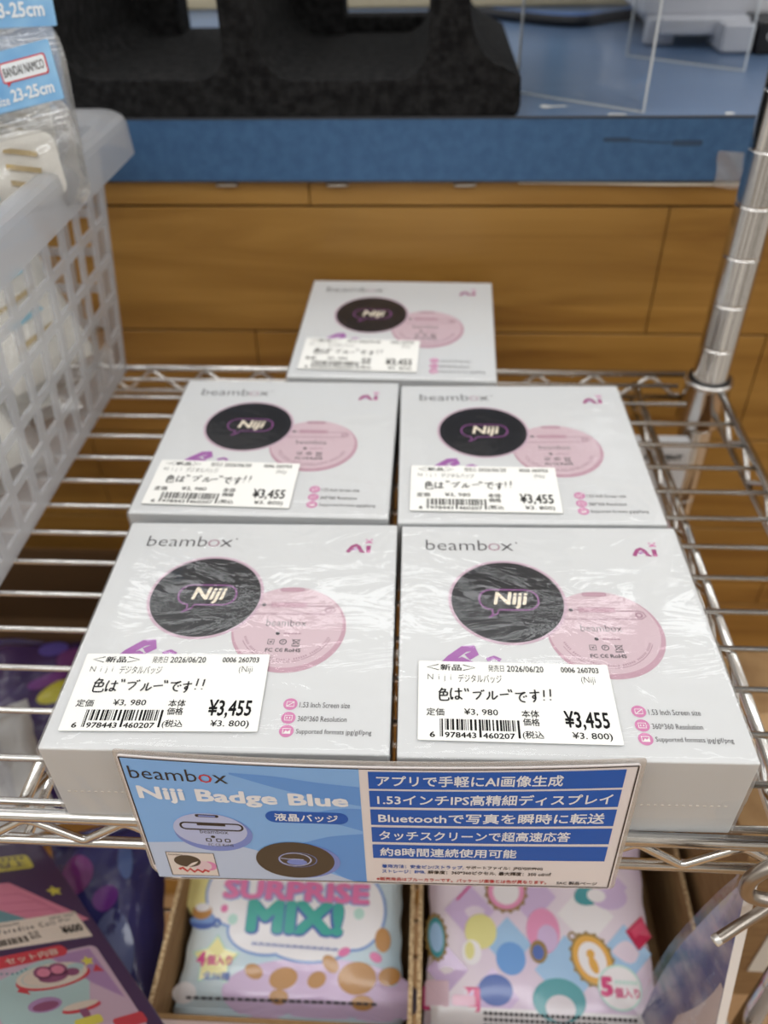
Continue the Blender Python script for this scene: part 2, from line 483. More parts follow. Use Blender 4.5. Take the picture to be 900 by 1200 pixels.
# ================================================================== WIRE RACK
FR, RR_, XR, XL = 174.5, 535.5, 204.5, -540.0    # front rail, rear rail, right rail, left rail
rack = thing('wire_shelving_rack', 'chrome wire shelving rack with grooved post holding the white boxes and basket', 'shelf rack', (0, 0, FLOOR_Z))
def rz(z): return z - FLOOR_Z
def zig(p0, p1, z_hi, z_lo, half, phase=0.0):
    """zigzag wire between two rails, running p0 to p1"""
    p0 = Vector(p0); p1 = Vector(p1); L = (p1 - p0).length; d = (p1 - p0) / L
    out = []; k = 0; t = phase - half
    pts = []
    while t < L + half:
        z = z_lo if k % 2 == 0 else z_hi
        for dt in (-2.4, -0.9, 0.9, 2.4):
            if 0 <= t + dt <= L:
                sgn = 1 if k % 2 == 0 else -1
                pts.append((t + dt, z + sgn * (0.9 if abs(dt) > 1 else 0.1)))
        t += half; k += 1
    for t, z in pts:
        q = p0 + d * t; out.append((q.x, q.y, rz(z)))
    return out
def build_shelf(dz, r_main=2.8, detail=True):
    MB().tube([(XL, FR, rz(0.2 + dz)), (XR + 2, FR, rz(0.2 + dz))], 2.9, CHROME, 14).build('front_rail', rack)
    MB().tube([(XL, FR, rz(-18.6 + dz)), (XR + 2, FR, rz(-18.6 + dz))], 2.4, CHROME, 14).build('lower_front_rail', rack)
    MB().tube([(XL, RR_, rz(2.2 + dz)), (XR - 16, RR_, rz(2.2 + dz))], 2.6, CHROME, 12).build('rear_rail', rack)
    MB().tube([(XL, RR_, rz(-17 + dz)), (XR - 8, RR_, rz(-17 + dz))], 2.2, CHROME, 12).build('lower_rear_rail', rack)
    MB().tube([(XR, FR + 2, rz(0.2 + dz)), (XR, 512, rz(0.6 + dz))], 2.7, CHROME, 12).build('side_rail', rack)
    MB().tube([(XR, FR + 2, rz(-18 + dz)), (XR, 518, rz(-18 + dz))], 2.3, CHROME, 12).build('lower_side_rail', rack)
    MB().tube(zig((XL, FR - .4, 0), (XR, FR - .4, 0), -2.6 + dz, -16.4 + dz, 20.4, 13), 1.9, CHROME, 8).build('truss_wire', rack)
    MB().tube(zig((XL, RR_, 0), (XR - 14, RR_, 0), -0.6 + dz, -15 + dz, 20.4, 7), 1.8, CHROME, 8).build('truss_wire', rack)
    MB().tube(zig((XR, FR + 6, 0), (XR, 508, 0), -2 + dz, -16 + dz, 22, 9), 1.8, CHROME, 8).build('truss_wire', rack)
if True:
    build_shelf(0)
    for i in range(14):
        y = 201.3 + 23.05 * i if False else 202.0 + 24.85 * i
        if y > 528: break
        x1 = XR - 1 if y < 498 else 178
        MB().tube([(XL, y, rz(-1.6)), (x1, y, rz(-1.6))], 1.6, CHROME, 10).build('shelf_wire', rack)
    MB().tube([(XL, 181.5, rz(-1.6)), (XR, 181.5, rz(-1.6))], 1.6, CHROME, 10).build('shelf_wire', rack)
    for x in (150, -166, -420):
        MB().tube([(x, FR + 1, rz(-6.0)), (x, RR_ - 1, rz(-6.0))], 2.7, CHROME, 10).build('support_bar', rack)
        MB().tube([(x, FR + 1, rz(-20.5)), (x, RR_ - 1, rz(-20.5))], 2.1, CHROME, 10).build('support_bar', rack)
        MB().tube(zig((x, FR + 8, 0), (x, RR_ - 6, 0), -8 + 0, -19, 22, 5), 1.6, CHROME, 8).build('truss_wire', rack)
# lower shelf, one part: hidden under the goods
LOW = -303
q = MB()
for y in [178 + 25 * i for i in range(15)]: q.tube([(XL, y, rz(LOW - 1.6)), (XR, y, rz(LOW - 1.6))], 1.6, CHROME, 8)
for y in (FR, RR_): q.tube([(XL, y, rz(LOW - 4)), (XR, y, rz(LOW - 4))], 2.8, CHROME, 10).tube([(XL, y, rz(LOW - 20)), (XR, y, rz(LOW - 20))], 2.3, CHROME, 10)
for x in (XL, -166, 150, XR): q.tube([(x, FR, rz(LOW - 5.5)), (x, RR_, rz(LOW - 5.5))], 2.6, CHROME, 10)
q.build('lower_shelf', rack)
def post(x, y, ztop):
    R = 12.1; pr = [(0.01, rz(FLOOR_Z) + 1), (R, rz(FLOOR_Z) + 1)]
    z = -940.0 + 12
    g0 = 63 - 32.2 * 32
    zs = [g0 + 32.2 * k for k in range(0, 60)]
    for z in zs:
        if z < FLOOR_Z + 12 or z > ztop - 6: continue
        pr += [(R, rz(z - 1.2)), (R - .1, rz(z - .9)), (R - .75, rz(z - .55)), (R - .75, rz(z + .2)), (R + .12, rz(z + .5)), (R + .12, rz(z + .9)), (R, rz(z + 1.2))]
    pr += [(R, rz(ztop - 1)), (R - 1, rz(ztop)), (0.01, rz(ztop))]
    MB().lathe(pr, x, y, CHROME_POST, 40).build('post', rack)
def collar(x, y, dz):
    pr = [(12.4, rz(dz - 30)), (16.2, rz(dz - 30)), (17.0, rz(dz - 28)), (15.6, rz(dz + 1)), (16.4, rz(dz + 2)), (17.0, rz(dz + 4)), (16.4, rz(dz + 6)), (14.4, rz(dz + 6)), (12.6, rz(dz + 4)), (12.6, rz(dz - 20))]
    MB().lathe(pr, x, y, CHROME_POST, 36).build('corner_collar', rack)
SLEEVE = mat('black_sleeve', (24, 24, 26), 0.5)
for (x, y, zt) in ((199, 526, 700), (193, 188, 60), (XL, 526, 700), (XL, 188, 60)):
    post(x, y, zt)
    collar(x, y, -1); collar(x, y, LOW - 1)
    MB().lathe([(12.3, rz(-4)), (14.6, rz(-4)), (14.3, rz(6.2)), (12.3, rz(6.2))], x, y, SLEEVE, 30).build('post_sleeve', rack)

# ================================================================== BADGE BOXES
H = 47.0
def top_map(x, y, z): return (x, y, H + z)
proto = thing('product_box', '', 'box')
cb = MB(); cb.box(-65, 65, -65, 65, 0, H, WHITE, 0.7, 2)
cb.build('carton', proto)
# logo
q = PR(0.12, top_map)
q.text('beamb', -53.6, 47.6, -25.0, 54.9, GREYINK, bold=-0.012)
q.text('o', -24.6, 47.6, -18.9, 52.7, PINKLINE, bold=-0.012)
q.text('x', -18.6, 47.7, -12.9, 52.5, GREYINK, bold=-0.012)
q.disk(-11.2, 53.2, .45, GREYINK, n=10)
q.build('printed_logo', proto)
# dark badge picture
q = PR(0.12, top_map)
bx, by = -18.5, 15.0
q.disk(bx, by, 25.6, PINKRIM, n=72); q.disk(bx, by, 24.3, DARKDISC, .05, n=72); q.ring(bx, by, 22.2, 22.55, DARKDISC2, .08, 64)
P = []
for (x, y) in rr_pts(-30.6, 9.4, -5.0, 21.6, 5.6, 6):
    P.append((x, y))
bub = rr_pts(-30.6, 9.4, -5.0, 21.6, 5.6, 6)
bub2 = bub[:7] + [(-22.5, 9.4), (-23.2, 7.2), (-27.2, 4.6), (-25.2, 7.0), (-25.4, 9.4)][::-1] + bub[7:]
q.stroke(bub2, .75, LILAC, .1, closed=True)
q.text('Niji', -24.6, 9.9, -9.4, 20.2, CREAM, bold=0.03, shear=0.18, dz=.12)
q.build('printed_dark_badge', proto)
# pink badge picture (lies under the dark one)
q = PR(0.06, top_map)
px_, py_ = 20.4, -2.4
q.disk(px_ + 0.3, py_ - 1.1, 24.2, PINKSIDE, n=64); q.disk(px_ - .2, py_ + .4, 23.1, PINKDISC, .02, n=64)
q.ring(px_ - .2, py_, 19.6, 19.9, PINKLINE, .03, 48, radians(-155), radians(-20))
q.rrect(14.4, 18.3, 24.8, 20.5, 1.1, PINKSIDE, .03); q.stroke(rr_pts(14.4, 18.3, 24.8, 20.5, 1.1), .3, PINKLINE, .04, closed=True)
q.stroke([(4.4, 9.6), (9, 9.8), (11.4, 9.9)], .6, PINKLINE, .04); q.disk(8.2, 9.9, .9, GREYINK, .045, n=14)
q.rect(11.4, 8.6, 27.0, 11.4, PINKSIDE, .03); q.stroke([(11.4, 11.4), (11.4, 8.6), (27, 8.6), (27, 11.4), (11.4, 11.4)], .3, PINKLINE, .05)
arm = [(2.6, 4.4), (20, 4.6), (37.5, 5.0), (39.4, 6.6), (38.6, 8.9), (36.6, 9.6), (27, 9.4)]
q.stroke(arm, .5, PINKLINE, .05); q.ring(36.6, 7.2, .9, 1.6, PINKLINE, .05, 16)
q.text('beambox', 10.8, -2.4, 27.8, 1.4, GREYINK, bold=-.012, dz=.05)
q.disk(16.4, -6.6, .9, GREYINK, .05, n=14)
for k in range(5): q.rect(19 + 1.5 * k, -7.0, 20.1 + 1.5 * k, -6.3, PINKLINE, .05)
# small marks: square, circled p, crossed bin
q.stroke([(12.9, -12.6), (12.9, -10), (15.4, -10), (15.4, -12.6), (12.9, -12.6)], .32, GREYINK, .05); q.stroke([(13.6, -11.9), (14.7, -10.7)], .3, GREYINK, .05); q.stroke([(13.5, -10.9), (14.8, -11.9)], .3, GREYINK, .05)
q.ring(19.2, -11.3, 1.15, 1.55, GREYINK, .05, 20); q.text('P', 18.75, -12.1, 19.7, -10.5, GREYINK, dz=.05)
q.stroke([(23.3, -10.1), (23.7, -12.4), (25.7, -12.4), (26.1, -10.1), (23.3, -10.1)], .3, GREYINK, .05); q.stroke([(22.9, -9.8), (26.4, -12.8)], .3, GREYINK, .05); q.stroke([(26.4, -9.8), (22.9, -12.8)], .3, GREYINK, .05); q.rect(23, -13.7, 26.4, -13.2, GREYINK, .05)
q.text('FC', 12.4, -16.8, 15.4, -14.8, GREYINK, bold=.02, dz=.05); q.text('C€'[:1], 16.4, -16.8, 17.9, -14.8, GREYINK, bold=.02, dz=.05); q.text('C', 18.1, -16.8, 19.6, -14.8, GREYINK, bold=.02, dz=.05); q.rect(18.6, -16, 19.4, -15.65, GREYINK, .05); q.text('RoHS', 20.5, -16.8, 27, -14.8, GREYINK, bold=.02, dz=.05)
for k in range(46):      # fine print round the badge edge, too small to read
    a = radians(-160 + 140 * k / 45)
    if k % 7 == 5: continue
    q.stroke([(px_ + 19.0 * cos(a), py_ + 19.0 * sin(a)), (px_ + 18.0 * cos(a), py_ + 18.0 * sin(a))], .45, PINKLINE, .05)
q.build('printed_pink_badge', proto)
# Ai mark and the purple letter half hidden by the sticker
q = PR(0.12, top_map)
q.stroke([(42.2, 44.8), (44.3, 48.8), (46.0, 49.8), (47.2, 48.8), (48.6, 45.2)], 1.9, MAGENTA); q.stroke([(44.6, 46.4), (46.4, 47.4)], 1.1, PURPLEPR, .03)
q.stroke([(48.2, 45.4), (50.2, 44.9)], 1.2, MAGENTA, .02)
q.stroke([(51.8, 44.7), (51.9, 49.4)], 2.1, MAGENTA, .02); q.stroke([(51.4, 45.2), (52.5, 45.2)], 1.6, ICONPINK, .04)
q.disk(51.9, 52.2, .95, ICONPINK, .02, n=16)
for k in range(4):
    a = pi / 4 + k * pi / 2; q.disk(51.9 + 1.7 * cos(a), 52.6 + 1.5 * sin(a), .5, ICONPINK, .03, n=10)
q.build('printed_ai_mark', proto)
q = PR(0.12, top_map)
q.stroke([(-47.5, -22.5), (-44, -18), (-38.5, -13), (-35.0, -12.6), (-34.2, -15.2), (-37.4, -17.4)], 3.6, PURPLEPR, .02)
q.stroke([(-44.5, -20.5), (-39.5, -18.5), (-35.6, -21)], 2.6, PURPLEPR, .04)
q.stroke([(-29.5, -18.6), (-26.5, -17.2), (-24, -18.8)], 1.8, PURPLEPR, .02)
q.build('printed_purple_letter', proto)
# feature list
q = PR(0.12, top_map)
for i, (y, t, x1) in enumerate(((-43.0, '1.53 Inch Screen size', 49.2), (-49.4, '360*360 Resolution', 48.4), (-55.4, 'Supported formats jpg/gif/png', 58.0))):
    q.disk(26.2, y, 2.75, ICONPINK, n=24)
    q.stroke([(24.8, y - 1.1), (24.8, y + 1.1), (27.6, y + 1.1), (27.6, y - 1.1), (24.8, y - 1.1)], .35, STICKER, .04)
    if i == 0: q.stroke([(25, y - 1.0), (27.5, y + 1.0)], .35, STICKER, .05)
    if i == 1: q.stroke([(25.6, y - .4), (25.6, y + .4)], .4, STICKER, .05); q.stroke([(26.7, y - .4), (26.7, y + .4)], .4, STICKER, .05)
    if i == 2: q.poly([(25, y - 1), (26, y + .3), (26.6, y - .3), (27.4, y + .5), (27.6, y - 1)], STICKER, .05)
    q.text(t, 29.8, y - (1.5 if i != 2 else 1.7), x1, y + 1.05, GREYINK)
q.build('printed_feature_list', proto)
# shrink film over everything
q = MB()
def wrinkle(x, y):
    w = 0.0
    for cx in (-65, 65):
        for cy in (-65, 65):
            dx, dy = abs(x - cx), abs(y - cy); r = hypot(dx, dy); a = atan2(dy, dx)
            w += 0.16 * exp(-r / 17) * (sin(a * 19 + cx) + .6 * sin(a * 33 + cy)) * min(1, r / 4)
    e = min(65 - abs(x), 65 - abs(y))
    w += 0.05 * sin((x if 65 - abs(x) > 65 - abs(y) else y) * 2.6 + .6 * sin(y * .3)) * exp(-e / 2.2)
    return w
q.grid(lambda u, v: (-65.4 + 130.8 * u, -65.4 + 130.8 * v, H + .48 + wrinkle(-65 + 130 * u, -65 + 130 * v) - (0.35 if min(u, v, 1 - u, 1 - v) == 0 else 0)), 90, 90, FILM)
for s in range(4):
    ang = s * pi / 2; c, n_ = cos(ang), sin(ang)
    def side(u, v, c=c, n_=n_, s=s):
        t = -65.4 + 130.8 * u; z = .4 + (H - .3) * v
        o = 65.42 + .18 * (1 + sin(t * .55 + 7 * v + s)) * exp(-((v - .45) / .3) ** 2) + .16 * exp(-min(65.4 - t, t + 65.4) / 9) * (1 + sin(z * 1.1 + s))
        x, y = t, -o
        return (c * x - n_ * y, n_ * x + c * y, z)
    q.grid(side, 70, 14, FILM)
q.build('shrink_film', proto)
# perforated seam of the film on the front and a gathered knot
SEAM = mat('film_seam', (206, 200, 192), 0.4)
q = MB()
for k in range(46):
    x = -60 + 118 * k / 45
    q.box(x, x + 1.0, -66.15, -65.9, 20.6, 21.0, SEAM)
q.build('film_seam', proto)
# price sticker, with its own print
st = MB(); st.slab(rr_pts(0, -37.6, 75, 0, .6, 3), 0, .22, STICKER)
sticker = st.build('price_sticker', proto, loc=(-60, -20.3, H + 1.0))
q = PR(0.3)
K = BLACKINK
q.stroke([(8.0, -1.7), (3.4, -3.1), (8.0, -4.5)], .45, K); q.stroke([(17.6, -1.7), (22.4, -3.1), (17.6, -4.5)], .45, K)
q.text('新品', 8.6, -4.7, 17.0, -1.5, K, bold=.018)
q.text('発売日', 27.6, -4.8, 33.8, -1.4, K); q.text('2026/06/20', 35.0, -4.7, 49.4, -1.6, K, bold=.01)
q.text('0006 260703', 56.2, -4.5, 71.0, -1.7, K, bold=.015)
q.text('Niji', 3.6, -10.3, 12.8, -6.7, K, space=1.9, bold=-.012); q.text('デジタルバッジ', 15.6, -10.5, 32.6, -6.4, K)
q.text('(Niji', 63.6, -10.2, 69.0, -6.3, K, bold=-.012)
q.text('定価', 3.2, -26.7, 9.9, -23.2, K, bold=.008); q.text('¥3, 980', 17.4, -26.4, 30.2, -23.1, K, bold=.008)
q.text('本体', 39.0, -26.6, 45.6, -23.1, K, bold=.01); q.text('価格', 39.2, -30.3, 45.4, -26.9, K, bold=.01)
q.text('¥3,455', 54.8, -31.8, 71.4, -23.0, K, bold=.022)
q.text('(税込', 38.6, -36.4, 46.4, -32.6, K, bold=.008); q.text('¥3. 800)', 56.8, -36.3, 71.4, -32.6, K, bold=.008)
rnd = random.Random(3); x = 8.2
while x < 37.6:
    w = rnd.choice((.28, .28, .56, .84)); guard = x < 9.3 or x > 36.8 or 22.2 < x < 23.4
    q.rect(x, -36.0 if guard else -33.0, x + w, -28.0, K)
    x += w + rnd.choice((.3, .3, .55, .8))
q.text('6', 4.4, -36.4, 6.4, -33.9, K, bold=.02); q.text('978443', 10.0, -36.4, 21.6, -33.9, K, bold=.02); q.text('460207', 24.0, -36.4, 35.8, -33.9, K, bold=.02)
q.build('sticker_print', sticker)
HAND = {
 '色': [[(.38, 1), (.25, .8), (.05, .62)], [(.3, .85), (.72, .87), (.55, .66)], [(.15, .62), (.85, .64), (.84, .36)], [(.15, .62), (.12, .3), (.16, .06), (.3, -.02), (.95, .0), (1.02, .2)], [(.15, .36), (.84, .37)], [(.5, .62), (.5, .37)]],
 'は': [[(.14, 1), (.03, .55), (.1, 0), (.22, .2)], [(.38, .7), (1.0, .74)], [(.72, 1), (.72, .2), (.58, .02), (.42, .1), (.5, .26), (.75, .2), (1.0, .02)]],
 '“': [[(.1, 1), (.3, .2)], [(.65, 1), (.85, .2)]],
 'ブ': [[(0, .78), (.75, .84), (.66, .45), (.3, .0)], [(.84, 1.1), (.92, .92)], [(1.02, 1.16), (1.1, .98)]],
 'ル': [[(.28, .85), (.26, .4), (0, 0)], [(.58, .95), (.56, .06), (1.02, .45)]],
 'ー': [[(0, .46), (.5, .54), (1, .6)]],
 'で': [[(0, .82), (.5, .84), (.9, .95), (.52, .7), (.36, .38), (.5, .1), (.85, 0)], [(.72, .56), (.8, .42)], [(.92, .64), (1.0, .5)]],
 'す': [[(0, .74), (1, .82)], [(.56, 1.05), (.56, .42), (.4, .28), (.28, .4), (.42, .52), (.58, .4), (.5, .14), (.28, -.05)]],
 '!': [[(.55, 1.1), (.4, .36)], [(.34, .1), (.3, .0)]]}
def handwriting(jit):
    r = random.Random(jit); q = PR(0.42)
    for ch, x, y, w, h in (('色', 7.4, -19.7, 4.2, 6.2), ('は', 12.6, -19.2, 4.4, 5.2), ('“', 17.6, -15.3, 1.9, 1.9), ('ブ', 20.9, -18.8, 4.2, 4.3), ('ル', 26.3, -18.6, 4.0, 4.2), ('ー', 31.0, -18.0, 3.4, 3.0),
                           ('“', 34.6, -15.1, 1.9, 1.9), ('で', 37.6, -19.4, 4.4, 5.0), ('す', 42.9, -19.4, 3.8, 5.4), ('!', 47.6, -18.2, 1.6, 4.8), ('!', 50.2, -18.0, 1.6, 4.8)):
        dx, dy, k = r.uniform(-.35, .35), r.uniform(-.4, .4), r.uniform(.92, 1.1)
        for s in HAND[ch]:
            pts = [(x + dx + px * w * k, y + dy + py * h * k) for px, py in s]
            if len(pts) > 2: pts = [tuple(p) for p in curve(pts, 5)]
            q.stroke(pts, .62, MARKER)
    return q
handwriting(1).build('handwriting', sticker)

GRP = 'shrink-wrapped badge boxes on the wire shelf'
places = [(-77.6, 240.4, 0, 1.0, (0, 0, 0), (-60, -20.3, .9), 'white shrink-wrapped badge box at the front left, one corner behind the blue sign'),
          (54.9, 242.1, 0, 1.15, (0, 0, 0), (-57, -20.5, -.7), 'white shrink-wrapped badge box at the front right with bright film glare'),
          (-83.2, 376.4, 0, -.17, (0, 0, 0), (-59, -21.1, -1.0), 'white shrink-wrapped badge box in the middle row, left, nearer the plastic basket'),
          (49.8, 374.6, 0, 1.3, (0, 0, 0), (-58.4, -19.2, -1.1), 'white shrink-wrapped badge box in the middle row, right, nearer the chrome post'),
          (-22.0, 513.2, 3.3, -1.2, (2.79, 0, 0), (-58.6, -19.6, -1.0), 'white shrink-wrapped badge box alone at the back, tipped up on the rear rail')]
for i, (x, y, z, rot, tilt, (sx, sy, sr), lab) in enumerate(places):
    o = proto if i == 0 else copy_tree(proto)
    o.location = (x * U, y * U, z * U)
    o.rotation_euler = (radians(tilt[0]), 0, radians(rot))
    tag(o, lab, 'box', GRP)
    for ch in o.children:
        if ch.name.startswith('price_sticker'):
            ch.location = (sx * U, sy * U, (H + 1.0) * U); ch.rotation_euler = (0, 0, radians(sr))
            if i:
                for g in ch.children:
                    if g.name.startswith('handwriting'):
                        t = handwriting(i + 1).build('handwriting', None)
                        g.data = t.data; bpy.data.objects.remove(t)

# ================================================================== BLUE SIGN
SIGNW = mat('sign_paper', (232, 226, 228), 0.4, coat=0.5)
SIGNBLUE = mat('sign_light_blue', (134, 184, 242), 0.45, coat=0.15)
SIGNBLUE2 = mat('sign_mid_blue', (100, 156, 228), 0.45, coat=0.15)
SIGNPALE = mat('sign_pale_blue', (190, 208, 238), 0.4, coat=0.5)
BARBLUE = mat('sign_bar_blue', (14, 90, 186), 0.45, coat=0.12)
SIGNWT = mat('sign_white_letter', (240, 242, 248), 0.4, coat=0.5)
SIGNBK = mat('sign_black', (24, 24, 30), 0.4, coat=0.5)
SIGNRED = mat('sign_red', (196, 40, 52), 0.4, coat=0.5)
SIGNBR = mat('sign_badge_dark', (62, 54, 46), 0.4, coat=0.5)
SIGNLIL = mat('sign_badge_lilac', (184, 196, 236), 0.4, coat=0.5)
SIGNLIL2 = mat('sign_badge_side', (120, 142, 216), 0.4, coat=0.5)
LAMI = clear_film('laminate_clear', gloss=0.06, rough=0.12, wr_scale=30, wr=0.15, haze=0.28, hazecol=(228, 224, 220))
def bow(x, y): return -3.4 * (1 - (x / 93) ** 2) * max(0, (y + 40) / 80)
def sgm(x, y, z): return (x, -z + bow(x, y), y)
sign = thing('shelf_sign', 'laminated blue and white product sign leaning on the front rail of the rack', 'sign', (-15.7, 167.3, 15.8))
sign.rotation_mode = 'XYZ'
yaw, pit, rol = .0136, -.0484, -.0091
sign.rotation_euler = (Matrix.Rotation(yaw, 3, 'Z') @ Matrix.Rotation(pit, 3, 'X') @ Matrix.Rotation(rol, 3, 'Y')).to_euler()
def sheet(outline, z0, z1, m, name, nx=30):
    # rounded sheet cut in vertical strips so that it can bow
    bm = bmesh.new()
    vs = [bm.verts.new((x, y, 0)) for x, y in outline]
    bm.faces.new(vs)
    for i in range(1, nx):
        x = -93 + 186 * i / nx
        bmesh.ops.bisect_plane(bm, geom=bm.verts[:] + bm.edges[:] + bm.faces[:], plane_co=(x, 0, 0), plane_no=(1, 0, 0))
    for j in range(1, 5):
        bmesh.ops.bisect_plane(bm, geom=bm.verts[:] + bm.edges[:] + bm.faces[:], plane_co=(0, -40 + 16 * j, 0), plane_no=(0, 1, 0))
    r = bmesh.ops.extrude_face_region(bm, geom=bm.faces[:])
    up = set(v for v in r['geom'] if isinstance(v, bmesh.types.BMVert))
    for v in bm.verts:
        v.co = Vector(sgm(v.co.x, v.co.y, z1 if v in up else z0))
    bmesh.ops.recalc_face_normals(bm, faces=bm.faces[:])
    return MB().bm(bm, m).build(name, sign)
sheet(rr_pts(-92, -40, 92, 40, 2, 6, (9, 2, 1.5, 1.5)), 0, .5, SIGNW, 'paper_sheet')
sheet(rr_pts(-93.4, -41.6, 93.8, 42.4, 2, 6, (10, 3, 2, 2)), -.5, 0, LAMI, 'laminate_sleeve')
q = PR(.62, sgm, 5)
q.rect(-91, -39, -5.6, 39, SIGNBLUE)
def strip(pts_lo, pts_hi, m, dz, n=24):
    """area between two smooth lines sharing x positions"""
    lo, hi = curve(pts_lo, 8), curve(pts_hi, 8); k = min(len(lo), len(hi))
    vs = [(p.x, p.y) for p in lo[:k]] + [(p.x, p.y) for p in hi[:k]]
    q.put(vs, [(i, i + 1, k + i + 1, k + i) for i in range(k - 1)], m, dz)
strip([(-91, -39), (-60, -39), (-35, -39), (-11, -39)], [(-91, -14), (-60, -13), (-35, -24), (-11, -38.8)], SIGNPALE, .05)
strip([(-52, 33), (-36, 26), (-20, 20), (-5.8, 16)], [(-52, 34), (-36, 33), (-20, 30), (-5.8, 28)], SIGNBLUE2, .05)
strip([(-26, 7), (-20, 5), (-12, 2), (-5.8, -1)], [(-26, 7.2), (-20, 12), (-12, 14), (-5.8, 14)], SIGNBLUE2, .05)
strip([(-30, -12), (-20, -30), (-12, -38), (-5.8, -39)], [(-30, -11), (-20, -6), (-12, -4), (-5.8, -3)], SIGNBLUE2, .04)
for a, b_ in (((-91.2, 39.2), (91.2, 39.2)), ((-91.2, -30), (-91.2, 39.2)), ((91.0, -39), (91.2, 39.2)), ((-82, -39.2), (91, -39.2))):
    n = 30
    q.stroke([(a[0] + (b_[0] - a[0]) * i / n, a[1] + (b_[1] - a[1]) * i / n) for i in range(n + 1)], .55, SIGNBK, .08)
q.build('printed_background', sign)
q = PR(.78, sgm, 5)
q.text('beamb', -89.2, 27.4, -64.2, 34.6, SIGNBK, bold=-.004); q.text('o', -63.6, 27.3, -58.6, 32.4, SIGNRED, bold=-.004); q.text('x', -58.2, 27.4, -53.0, 32.2, SIGNBK, bold=-.004)
q.text('Niji Badge Blue', -88.2, 13.2, -10.2, 23.2, SIGNWT, bold=.034)
q.rrect(-41.8, 3.6, -10.8, 11.2, 3.7, BARBLUE)
q.text('液晶バッジ', -38.4, 4.9, -14.6, 10.0, SIGNWT, bold=.02, dz=.08)
q.build('printed_heading', sign)
# pictures of the two badges and of the box
q = PR(.78, sgm)
q.disk(-63.5, -5.6, 15.2, SIGNLIL2, 0, 12.6); q.disk(-64.4, -3.4, 14.3, SIGNLIL, .06, 11.2)
q.rrect(-68.8, 5.2, -59.8, 7.0, .8, SIGNBK, .1); q.rrect(-67.6, 5.6, -61, 6.5, .4, SIGNLIL2, .13)
q.stroke(rr_pts(-75.5, -3.2, -51.6, 1.2, 2.1), .9, SIGNBK, .1, closed=True); q.rect(-69, -.4, -58, 1.4, SIGNBK, .12)
q.text('beambox', -68.6, -5.8, -57.6, -3.2, SIGNBK, dz=.1)
q.disk(-64, -8.0, .9, SIGNBK, .1, n=10)
for k, xx in enumerate((-66, -62, -58.6)): q.stroke(rr_pts(xx - .9, -11.4, xx + .9, -9.4, .4), .5, SIGNBK, .1, closed=True)
q.text('FC CE RoHS', -66.6, -14.6, -56.8, -12.8, SIGNBK, dz=.1)
q.disk(-31.4, -23.8, 15.9, SIGNLIL2, .04, 13.0); q.disk(-33.4, -23.4, 15.6, SIGNBR, .08, 13.4)
q.ring(-33.4, -22.6, 6.0, 6.6, SIGNLIL, .11, 40, ky=.75); q.ring(-32.4, -22.8, 7.4, 7.7, SIGNLIL2, .11, 40, ky=.72); q.disk(-32.8, -24.6, 4.0, SIGNLIL2, .1, 2.2)
q.stroke([(-39, -21.8), (-36, -22.4), (-33, -22.2), (-30, -22.6)], .5, SIGNLIL, .13)
q.build('printed_badge_pictures', sign)
PPAPER = mat('sign_inset_paper', (226, 218, 214), 0.4, coat=.5)
q = PR(.8, sgm)
q.rect(-85, -37, -65.8, -20.2, PPAPER); q.stroke([(-85, -37), (-65.8, -37), (-65.8, -20.2), (-85, -20.2), (-85, -37)], .4, SIGNBK, .04)
q.disk(-77.2, -26.4, 5.4, SIGNBR, .05, 4.3); q.disk(-68.8, -29.6, 3.0, ICONPINK, .04, 3.4); q.disk(-71.4, -29.6, 3.6, PINKDISC, .045, 3.6)
q.text('beambox', -84.2, -22.4, -78.4, -21.1, SIGNBK, dz=.06)
q.stroke([(-81.5, -32.6), (-80, -31.4), (-78.4, -34), (-77, -32), (-75.6, -34.4), (-74, -32.6), (-72.2, -34.4), (-71, -32.8), (-69.4, -34)], 1.5, SIGNRED, .06)
q.build('printed_box_inset', sign)
q = PR(.66, sgm, 5)
bars = [(37.6, 27.2), (26.0, 15.6), (14.0, 3.6), (2.0, -8.4), (-10.2, -20.2)]
for t_, b_ in bars: q.rect(-2.4, b_, 87.2, t_, BARBLUE)
q.build('printed_bars', sign)
q = PR(.8, sgm, 5)
for (t_, b_), s, x1 in zip(bars, ('アプリで手軽にAI画像生成', '1.53インチIPS高精細ディスプレイ', 'Bluetoothで写真を瞬時に転送', 'タッチスクリーンで超高速応答', '約8時間連続使用可能'), (65.8, 84.6, 83.4, 72.2, 53.0)):
    q.text(s, .4, b_ + 1.9, x1, t_ - 1.9, SIGNWT, bold=.018)
q.build('printed_feature_lines', sign)
q = PR(.7, sgm, 5)
q.text('着用方法：安全ピン/ストラップ,', .8, -27.6, 33, -24.8, BARBLUE, bold=.012); q.text('サポートファイル：JPG/GIF/PNG', 34, -27.6, 64, -24.8, SIGNBK, bold=.012)
q.text('ストレージ：8MB,', .8, -31.6, 18, -28.8, BARBLUE, bold=.012); q.text('解像度：360*360ピクセル,', 19, -31.6, 46, -28.8, SIGNBK, bold=.012); q.text('最大輝度：350 cd/㎡', 47, -31.6, 67.6, -28.8, SIGNBK, bold=.012)
q.text('※販売商品はブルーカラーです。パッケージ画像とは色が異なります。', -1.6, -37.6, 66.4, -34.9, SIGNRED, bold=.012)
q.text('SAC 製品ページ', 70.4, -37.6, 86.4, -35.2, GREYINK, bold=.005)
q.build('printed_small_text', sign)

